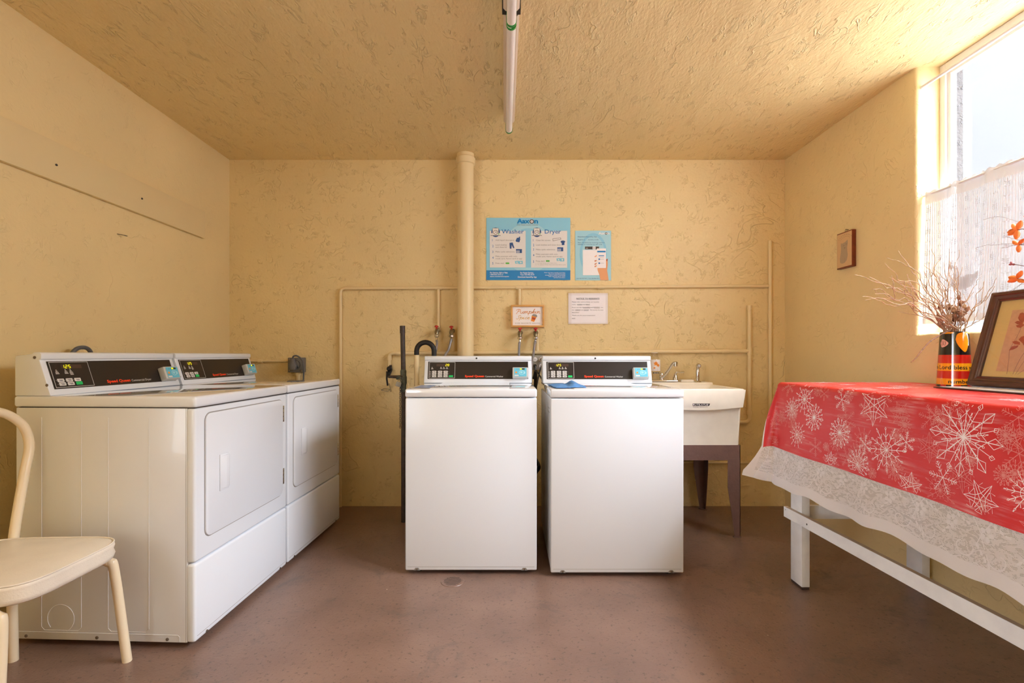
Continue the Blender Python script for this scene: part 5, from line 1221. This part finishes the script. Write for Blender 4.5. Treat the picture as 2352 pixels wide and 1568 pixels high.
while u < 1.60:
    v = .085 + (.0275 if col % 2 else 0); row = 0
    while v < CL - .06:
        if (row + col // 2) % 2 == 0:
            cp.line([(u, v - .013), (u, v + .015)], .0022)
            for k in range(3):
                for s_ in (-1, 1): cp.ell(u + s_ * .0062, v - .004 + k * .0085, .0062, .0021, rot=s_ * -.5, n=8)
            cp.ell(u, v - .014, .002, .004, n=8)
        else:
            for s_ in (-1, 1): cp.ell(u + s_ * .0062, v + .001, .0062, .0022, rot=s_ * -.45, n=8)
            cp.ell(u, v - .004, .002, .004, n=8)
        v += .052; row += 1
    u += .046; col += 1
for u0 in (.165, .52, .88, 1.24, 1.58):                        # woven bird shapes along the lower part
    P_ = [(u0 + x * .8, .44 - y * .9) for x, y in ((.0, .0), (-.005, -.03), (.02, -.055), (.055, -.06), (.09, -.045), (.115, -.012), (.132, .03), (.095, .012), (.06, .014), (.032, .004), (.018, .024), (.020, .050), (.006, .068), (-.012, .064), (-.022, .045), (-.010, .050), (.002, .050), (.006, .034), (.004, .016))]
    N = 22; xa = min(p[0] for p in P_) + 1e-4; xb = max(p[0] for p in P_) - 1e-4
    def cuts(x):
        ys = sorted(ay + (by_ - ay) * (x - ax) / (bx_ - ax) for (ax, ay), (bx_, by_) in zip(P_, P_[1:] + P_[:1]) if (ax - x) * (bx_ - x) < 0)
        return [(ys[i], ys[i + 1]) for i in range(0, len(ys) - 1, 2)]
    for k in range(N):
        x_ = xa + (xb - xa) * (k + .5) / N; hw = (xb - xa) / N / 2
        for c0, c1 in cuts(x_):
            m_ = max(1, int((c1 - c0) / .01))
            for j in range(m_): cp.poly([(x_ - hw, c0 + (c1 - c0) * j / m_), (x_ + hw, c0 + (c1 - c0) * j / m_), (x_ + hw, c0 + (c1 - c0) * (j + 1) / m_), (x_ - hw, c0 + (c1 - c0) * (j + 1) / m_)])
o = b.build('half_curtain', fix=False, sharp=0); tag(o, 'sheer white half curtain covering the lower window pane', 'curtain')
b = B('winframe'); b.tube([(2.020, WY0 + .001, CZ), (2.020, WY1 - .001, CZ)], .0055, 10)
tag(b.build('curtain_rod'), 'thin rod threaded through the top of the half curtain', 'rod')
b = B('winframe'); b.tube([(2.007, WY0 - .002, 2.40), (2.007, WY1 + .002, 2.385)], .0075, 12)
b.tube([(2.007, WY1 - .35, 2.388), (2.007, WY1 - .30, 2.388)], .0088, 12)
tag(b.build('tension_rod'), 'bare white tension rod crossing the top of the window', 'rod')

# ---------------------------------------------------------------- things on the table
TT = TZ + .0045
b = B('dbrown'); b.box(1.70, 1.925, 1.30, 1.972, TT, TT + .004, .0015); b.mat('paper').box(1.712, 1.92, 1.32, 1.955, TT + .0042, TT + .0058)
tag(b.build('placemat'), 'flat dark placemat with a pale sheet under the leaning picture frame', 'placemat')
# striped vase
vx, vy = 1.874, 2.070
M['vblack'] = simple('glazed_black', srgb(26, 24, 26), .08, coat=1); M['vred'] = simple('glazed_red', srgb(206, 34, 24), .1, coat=1); M['vyel'] = simple('glazed_yellow', srgb(252, 172, 22), .1, coat=1)
M['vor'] = simple('glazed_orange', srgb(250, 150, 20), .12, coat=1); M['vpink'] = simple('glazed_pink', srgb(226, 178, 164), .15, coat=1)
VH = .226
va = empty('striped_vase', (vx, vy, TT), 0, 'tall glazed vase striped black, red and yellow with painted words', 'vase')
def vr(f): return .0600 - .0130 * f                      # radius by height fraction
b = B('vblack', 'vred', 'vyel', 'paper')
bands = [(0, .032, None), (.032, .145, 2), (.145, .285, 1), (.285, .425, 2), (.425, .58, 1), (.58, .97, 0), (.97, 1.0, 0)]
seg = 48
for f0, f1, mi in bands:
    for k in range(seg):
        a0, a1 = 2 * math.pi * k / seg, 2 * math.pi * (k + 1) / seg
        b.mi = mi if mi is not None else (0 if (k // 3) % 2 else 1)
        if f0 > .9: b.mi = 0 if (k // 6) % 2 else b.mats.index(M['vyel'])
        vv = [Vector((vx + vr(f) * math.cos(a), vy + vr(f) * math.sin(a), TT + VH * f)) for f, a in ((f0, a0), (f0, a1), (f1, a1), (f1, a0))]
        b.add(vv, [(0, 1, 2, 3)], True)
bmesh.ops.remove_doubles(b.bm, verts=b.bm.verts[:], dist=1e-5)
b.mi = 0; b.lathe([(vr(1), TT + VH), (vr(1) - .003, TT + VH + .002), (vr(1) - .007, TT + VH), (vr(1) - .012, TT + VH * .5), (.035, TT + .01)], (vx, vy, 0), seg, close=False)
b.lathe([(.0, TT + .002), (.0600, TT + .0002)], (vx, vy, 0), seg, close=False)
b.build('vase_body', va, world=True)
def vfn(ang0):
    def f(x, z, h):
        a = ang0 + x / .0535; rr = vr(z / VH) + h
        return Vector((vx + rr * math.cos(a), vy + rr * math.sin(a), TT + z))
    return f
view = math.atan2(-vy, -vx)                              # side of the vase that faces the room
b = B('vblack'); pl = Pl(b, (0, 0, 0), (1, 0, 0), (0, 0, 1), fn=vfn(view)); pl.h = .0006
pl.text('the Lord bless you', -.090, VH * .315, .0170, .172, off=.010); pl.text('number 6:24', -.017, VH * .060, .0155, .112, off=.012); b.build('painted_lettering', va, world=True, fix=False)
b = B('vor'); pl = Pl(b, (0, 0, 0), (1, 0, 0), (0, 0, 1), fn=vfn(view))
def blob(pts, h):
    sm = [(q.x, q.y) for q in spline([(a, c, 0) for a, c in pts + pts[:1]], 4)]
    x0_, x1_ = min(p[0] for p in sm) + 1e-5, max(p[0] for p in sm) - 1e-5; N = 14
    def span(x):
        ys = []
        for i in range(len(sm) - 1):
            (ax, ay), (bx_, by_) = sm[i], sm[i + 1]
            if (ax - x) * (bx_ - x) <= 0 and abs(ax - bx_) > 1e-9: ys.append(ay + (by_ - ay) * (x - ax) / (bx_ - ax))
        return (min(ys), max(ys)) if ys else None
    for k in range(N):
        xa_, xb_ = x0_ + (x1_ - x0_) * k / N, x0_ + (x1_ - x0_) * (k + 1) / N; sa_, sb_ = span(xa_), span(xb_)
        if sa_ and sb_: pl.poly([(xa_, sa_[0]), (xb_, sb_[0]), (xb_, sb_[1]), (xa_, sa_[1])], h)
def F_(x, y): return ((x - 600) / 6.53 * .0014, (1480 - y) / 815 * VH)
pl.mat('paper'); blob([(F_(800, 690)), F_(845, 690), F_(862, 800), F_(855, 870), F_(830, 840)], .0006)
pl.mat('vor'); blob([F_(640, 700), F_(700, 678), F_(790, 680), F_(845, 760), F_(845, 850), F_(790, 955), F_(740, 955), F_(660, 870), F_(618, 780)], .0010)
b.build('painted_pear', va, world=True, fix=False); b = B('vpink'); pl = Pl(b, (0, 0, 0), (1, 0, 0), (0, 0, 1), fn=vfn(view))
pl.mat('vpink'); blob([F_(345, 830), F_(380, 775), F_(440, 782), F_(510, 832), F_(460, 878), F_(380, 893)], .0008)
pl.mat('vblack')
for x in (375, 410, 445): pl.line([F_(x, 800), F_(x + 14, 840), F_(x - 6, 865)], .0016, .0012)
b.build('painted_leaf', va, world=True, fix=False)
# bunch of curly twigs
tw = empty('dried_twigs', (vx, vy, TT + VH), 0, 'bunch of bare curly dried twigs standing in the striped vase', 'twigs')
mouth = Vector((vx, vy, TT + VH)); random.seed(21)
def twigpts(p0, p1, n=16, curl=.010, sag=0, seed=0):
    out = []; L_ = (p1 - p0).length
    for i in range(n + 1):
        t_ = i / n; p = p0.lerp(p1, t_)
        q = Vector((noise.noise(Vector((t_ * 5, seed, 0))), noise.noise(Vector((t_ * 5, seed, 9))), noise.noise(Vector((t_ * 5, seed, 17)))))
        q2 = Vector((noise.noise(Vector((t_ * 22, seed, 3))), noise.noise(Vector((t_ * 22, seed, 13))), noise.noise(Vector((t_ * 22, seed, 23)))))
        out.append(p + (q * .024 * L_ / .3 + q2 * curl) * math.sin(math.pi * min(1, t_ * 1.0) * .9) + Vector((0, 0, sag * math.sin(math.pi * t_))))
    return out
def pt(px, py, Y): return Vector((PX(px, Y), Y, PZ(py, Y)))
ends = [(1963, 631, 1.98), (1981, 683, 2.02), (1998, 634, 1.96), (2006, 664, 2.05), (2030, 603, 2.0), (2064, 576, 2.06), (1988, 690, 1.95), (2042, 636, 2.1), (2010, 676, 2.0), (2052, 640, 1.94),
        (2092, 618, 2.12), (2138, 570, 2.05), (2131, 600, 2.1), (2181, 571, 2.02), (2168, 602, 2.12), (2200, 575, 2.1), (2195, 610, 1.98), (2261, 645, 2.02), (2284, 658, 1.96), (2170, 628, 2.06), (2296, 671, 2.08), (2212, 612, 2.13),
        (2150, 640, 2.0), (2085, 690, 1.97), (2272, 722, 2.0), (2060, 660, 2.05)]
for i, (px, py, Y) in enumerate(ends):
    Y = min(Y, 2.13); e_ = pt(px, py, Y); e_.x = min(e_.x, 1.965)
    a = 2 * math.pi * i / len(ends) * 3; base = mouth + Vector((.025 * math.cos(a), .025 * math.sin(a), -.10)); lip = mouth + Vector((.034 * math.cos(a), .034 * math.sin(a), .01))
    if px < 2150: lip.x = min(lip.x, vx - .01)
    mid = lip.lerp(e_, .45) + Vector((0, 0, .025 if px < 2100 else 0))
    pts = twigpts(lip, e_, 22, .0052, .030 if px < 2100 else .0, i * 3.7)
    b = B('twig'); allp = [base, base.lerp(lip, .6)] + pts; n_ = len(allp)
    b.tube(allp, [.0024 - .0016 * k / n_ for k in range(n_)], 6)
    for j in range(random.choice([1, 2, 2, 3])):           # side shoots
        k = random.randint(6, 17); d = (pts[k + 1] - pts[k]).normalized(); side = Vector((random.uniform(-1, .6), random.uniform(-.8, .8), random.uniform(0, 1))).normalized()
        e2 = pts[k] + (d * .9 + side * .55).normalized() * random.uniform(.05, .12); e2.x = min(e2.x, 1.965)
        b.tube(twigpts(pts[k], e2, 8, .006, 0, i * 7.1 + j), [.0015 - .0008 * q / 9 for q in range(9)], 5)
    b.build('twig', tw, world=True)
b = B('pod'); p0 = mouth + Vector((-.03, -.02, .012))      # drooping catkin
dr_ = [p0, pt(2155, 772, 2.02), pt(2135, 785, 2.0), pt(2117, 805, 1.98), pt(2102, 824, 1.97), pt(2092, 832, 1.97)]
sp2 = spline(dr_, 6); b.tube(sp2, [.0012 + .0022 * abs(math.sin(k * 1.9)) * min(1, (len(sp2) - k) / 10) for k in range(len(sp2))], 6); b.build('catkin', tw, world=True)
random.seed(4)
for i in range(24):                                       # clustered pods and dry blossoms above the rim
    c = mouth + Vector((random.gauss(.0, .022), random.gauss(-.01, .022), .035 + abs(random.gauss(.045, .035)))); s_ = random.uniform(.005, .011)
    b = B('pod' if i % 3 else 'twig'); t = bmesh.new(); bmesh.ops.create_icosphere(t, subdivisions=3, radius=s_)
    for v in t.verts: v.co *= 1 + .8 * noise.noise(v.co * 170 + Vector((i, 0, 0))); v.co.z *= 1.35
    b.merge(t, True, Matrix.Translation(c) @ Matrix.Rotation(random.random() * 3, 4, Vector((random.random(), 1, random.random())).normalized()))
    b.tube([mouth + Vector((0, 0, -.02)), c], .0012, 5); b.build('seed_pod', tw, world=True)
# leaning picture
ya, yb_ = 1.950, 1.515; bxm, lean = 1.827, R(15.5); Hh = .378
bz = TT + .0095
fr = empty('picture_frame', (bxm, (ya + yb_) / 2, bz), 0, 'dark wooden frame with pressed-poppy print leaning at the right edge', 'picture frame')
vv = Vector((math.sin(lean), 0, math.cos(lean))); nn = Vector((-math.cos(lean), 0, math.sin(lean))); uu = Vector((0, -1, 0))
def FP(u, v, h): return Vector((bxm, ya, bz)) + uu * u + vv * v + nn * h
Wf = ya - yb_
def fbox(b, u0, u1, v0, v1, h0, h1, bev=0):
    t = bmesh.new(); q = [t.verts.new(FP(u, v, h)) for u in (u0, u1) for v in (v0, v1) for h in (h0, h1)]
    for f in ((0, 1, 3, 2), (4, 6, 7, 5), (0, 4, 5, 1), (2, 3, 7, 6), (0, 2, 6, 4), (1, 5, 7, 3)): t.faces.new([q[i] for i in f])
    bmesh.ops.recalc_face_normals(t, faces=t.faces[:])
    if bev: bmesh.ops.bevel(t, geom=t.edges[:], offset=bev, segments=2, profile=.5, affect='EDGES')
    b.merge(t, bev > 0)
mw = .038
prof = [(0, -.012), (0, .012), (.006, .020), (.016, .021), (.020, .016), (.026, .015), (.030, .012), (.034, .014), (mw, .010), (mw, -.004)]
b = B('walnut'); corners = [(0, 0, 1, 1), (Wf, 0, -1, 1), (Wf, Hh, -1, -1), (0, Hh, 1, -1)]
rings = [[FP(cu + su * w_, cv_ + sv * w_, h) for w_, h in prof] for cu, cv_, su, sv in corners]; m = len(prof)
b.add([v for r_ in rings for v in r_], [(i * m + k, i * m + (k + 1) % m, ((i + 1) % 4) * m + (k + 1) % m, ((i + 1) % 4) * m + k) for i in range(4) for k in range(m)])
b.build('frame', fr, world=True)
b = B('mat'); fbox(b, mw - .002, Wf - mw + .002, mw - .002, Hh - mw + .002, -.003, .002); b.build('mat_board', fr, world=True)
b = B('tanpaper'); fbox(b, .090, Wf - .075, .062, Hh - .078, .0021, .0030); pr = b.build('print', fr, world=True)
b = B('stemink'); pl = Pl(b, FP(0, 0, .0030), uu, vv); pl.h = .0004
def fv(x, y):
    v = (1340 - y) * .000250 + mw; return (ya - (bxm + v * math.sin(lean)) * F / (931 + x / 6.53), v)
def sl(pts, w_): pl.line([(q.x, q.y) for q in spline([(fv(*p)[0], fv(*p)[1], 0) for p in pts], 5)], w_)
sl([(1400, 1285), (1430, 1080), (1450, 900), (1560, 700), (1620, 560), (1660, 420)], .0014); sl([(1490, 1285), (1560, 1130), (1640, 990), (1800, 780)], .0016); sl([(1530, 1285), (1700, 1030), (1850, 900), (1900, 640)], .0013); sl([(1560, 1285), (1760, 1150), (1950, 1100)], .0012)
sl([(1500, 900), (1560, 700), (1520, 690)], .0009)
b.build('printed_stems', pr, world=True, fix=False)
b = B('rust'); pl = Pl(b, FP(0, 0, .0030), uu, vv); pl.h = .0008
def petals(lst):
    for pts in lst: pl.poly([fv(*q) for q in pts], .0007 + .0002 * (lst.index(pts) % 3))
petals([[(1570, 420), (1600, 350), (1640, 340), (1690, 380), (1700, 470), (1640, 490), (1590, 470)], [(1520, 490), (1560, 465), (1650, 490), (1640, 530), (1560, 520)], [(1540, 540), (1600, 520), (1680, 530), (1610, 580), (1560, 570)],
        [(1650, 470), (1760, 440), (1790, 520), (1680, 545)], [(1480, 790), (1540, 775), (1600, 800), (1600, 840), (1520, 830)], [(1580, 760), (1620, 715), (1700, 700), (1720, 800), (1650, 830)], [(1430, 925), (1480, 860), (1580, 845), (1560, 880), (1500, 910)],
        [(1640, 830), (1750, 810), (1790, 870), (1690, 880)], [(1850, 600), (1900, 540), (1980, 560), (1990, 640), (1900, 670)], [(1820, 650), (1900, 640), (1880, 690), (1830, 690)]])
b.build('printed_poppies', pr, world=True, fix=False)
b = B('frameglass'); b.add([FP(mw, mw, .0085), FP(Wf - mw, mw, .0085), FP(Wf - mw, Hh - mw, .0085), FP(mw, Hh - mw, .0085)], [(0, 1, 2, 3)]); b.build('glass', fr, world=True, fix=False)
b = B('dbrown'); fbox(b, .004, Wf - .004, .004, Hh - .004, -.012, -.0045); fbox(b, Wf / 2 - .03, Wf / 2 + .03, .001, .03, -.013, -.012); b.build('backing', fr, world=True)
# orange flower sprays rising behind the frame
fp_ = Vector((1.872, 1.405, TT)); fs = empty('flower_spray', tuple(fp_), 0, 'spray of dried orange flowers on thin stems behind the picture frame', 'flowers')
b = B('plastic'); b.lathe([(.032, 0), (.04, .01), (.042, .08), (.03, .13), (.018, .16), (.018, .19), (.022, .20)], tuple(fp_), 20, close=False); b.mat('rdr').lathe([(.001, .002), (.036, .004)], tuple(fp_), 20, close=False); tag(b.build('glass_bottle'), 'small clear glass bottle holding the orange flower spray', 'bottle')
def flower(c, dirs, sz, seed, mat='petal'):
    b = B(mat)
    for d in dirs:
        d = Vector(d).normalized(); s_ = d.cross(Vector((.3, 1, .2))).normalized(); n_ = d.cross(s_)
        rows = []
        for i in range(6):
            t_ = i / 5; w_ = sz * .30 * math.sin(math.pi * min(.97, t_ * .85 + .08)) + .0006
            rows.append([c + d * sz * t_ + s_ * w_ * q + n_ * (sz * .12 * math.sin(math.pi * t_) - abs(q) * w_ * .5) for q in (-1, -.5, 0, .5, 1)])
        b.add([v for r_ in rows for v in r_], [(i * 5 + k, i * 5 + k + 1, (i + 1) * 5 + k + 1, (i + 1) * 5 + k) for i in range(5) for k in range(4)], True)
    o = b.build('flower', fs, world=True, sharp=0); return o
fls = [(2338, 528, 1.72, [(-.1, .55, -.05), (-.1, .6, -.25), (0, .4, .6), (0, -.2, .5), (0, .1, -.6)], .052, 'petal'), (2341, 562, 1.70, [(-.1, .5, .5), (-.1, -.5, .4), (0, .05, -.9)], .042, 'petal'),
       (2324, 607, 1.75, [(0, .6, 0), (0, -.5, -.1), (0, .1, .4)], .018, 'petal2'), (2337, 640, 1.72, [(-.1, .6, .25), (-.1, .5, -.15), (0, -.5, -.3), (0, -.3, .5)], .048, 'petal'), (2372, 500, 1.66, [(-.1, .5, .3), (-.1, -.5, .3), (0, 0, .8), (0, .3, -.5)], .045, 'petal'), (2376, 590, 1.62, [(-.1, .5, .4), (-.1, -.5, .1), (0, 0, .8)], .04, 'petal')]
for i, (px, py, Y, dirs, sz, mt) in enumerate(fls):
    c = pt(px, py, Y); c.x = min(c.x, 1.962); flower(c, dirs, sz * .62, i, mt)
    b = B('wire'); b.tube(spline([fp_ + Vector((0, 0, .03)), fp_ + Vector((.004, .01, .21)), fp_.lerp(c, .62) + Vector((.01, 0, .11)), c + Vector((.004, -.03, -.01)), c], 6), .0013, 6); b.build('stem', fs, world=True)
random.seed(9)
for i in range(7):
    c = pt(*random.choice([(2250, 580, 1.9), (2290, 490, 1.85), (2262, 500, 1.88), (2240, 577, 1.92), (2300, 560, 1.85), (2315, 660, 1.8)])) + Vector((0, 0, random.uniform(-.02, .03))); c.x = min(c.x, 1.94)
    b = B('wire'); b.tube(twigpts(fp_ + Vector((0, 0, .2)), c, 24, .012, .10, i * 5.3), .0006, 5); b.build('tendril', fs, world=True)
# little plaque on the right wall
pq = empty('wall_plaque', (1.97, 2.87, 1.59), 0, 'small mahogany plaque with a pale animal print on the right wall', 'plaque')
y0, y1, z0, z1 = 2.807, 2.935, 1.592, 1.803
b = B('mahog'); b.box(1.957, XW - .001, y0, y1, z0, z1, .0015); b.build('board', pq, world=True)
M['printbg'] = simple('aged_print', srgb(214, 176, 130), .6); M['grey1'] = simple('pencil_grey', srgb(176, 154, 126), .7); M['grey2'] = simple('pencil_dark', srgb(128, 108, 88), .7)
b = B('printbg'); pl = Pl(b, (1.957, y1, z0), (0, -1, 0), (0, 0, 1)); w_, h_ = y1 - y0, z1 - z0; pl.rect(.003, .008, w_ - .001, h_ - .006, .0006)
def q_(x, y): return ((x - 310) / 445 * (w_ - .004) + .003, (1262 - y) / 930 * (h_ - .014) + .008)
pl.mat('grey1').h = .001
body = [(405, 1130), (395, 1010), (425, 860), (435, 740), (425, 660), (430, 590), (470, 610), (560, 590), (635, 545), (640, 660), (620, 740), (625, 850), (640, 960), (610, 1100), (540, 1160), (460, 1165)]
cx_, cy_ = q_(530, 850)
for i in range(len(body)): pl.poly([(cx_, cy_), q_(*body[i]), q_(*body[(i + 1) % len(body)])], .001)
pl.mat('grey2'); 
for x, y in ((520, 680), (595, 655)): c = q_(x, y); pl.ell(c[0], c[1], .0028, .003, .0014)
pl.poly([q_(515, 745), q_(575, 735), q_(548, 762)], .0014); pl.line([q_(525, 800), q_(528, 760)], .001, .0014); pl.line([q_(560, 1020), q_(548, 1130)], .001, .0014)
for r0, n_ in ((200, 9), (150, 8)):
    for k in range(n_):
        a = R(150 - 110 * k / (n_ - 1)); pl.line([q_(560 - 0 + 1.15 * r0 * math.cos(a), 590 - r0 * math.sin(a)), q_(560 + 1.15 * r0 * math.cos(a - .09), 590 - r0 * math.sin(a - .09))], .0022, .0014)
b.build('print', pq, world=True, fix=False)
b = B('brass'); b.tube([(1.965, 2.862, z1)] + arc((1.965, 2.868, z1 + .006), .007, 200, -20, 8, 'YZ') + [(1.965, 2.874, z1)], .0018, 6); b.tube([(XW - .002, 2.868, z1 + .012), (1.962, 2.868, z1 + .014)], .002, 6); b.build('hanging_ring', pq, world=True)

# ---------------------------------------------------------------- floor drain
dx, dy = PX(1040, 2.36), 2.355
dn = empty('floor_drain', (dx, dy, 0), R(-8), 'round slotted floor drain in front of the left washer', 'drain')
b = B('floor'); b.lathe([(.056, 0.0005), (.054, .003), (.048, .0035), (.001, .0035)], (0, 0, 0), 32, close=False); b.build('grate', dn)
b = B('fixd'); pl = Pl(b, (0, 0, .0037), (1, 0, 0), (0, 1, 0))
for k in range(7):
    y = -.036 + .012 * k; hw = math.sqrt(.046 ** 2 - y * y) - .004; pl.rect(-hw, y - .002, hw, y + .002, .0003)
b.build('slot', dn, fix=False)
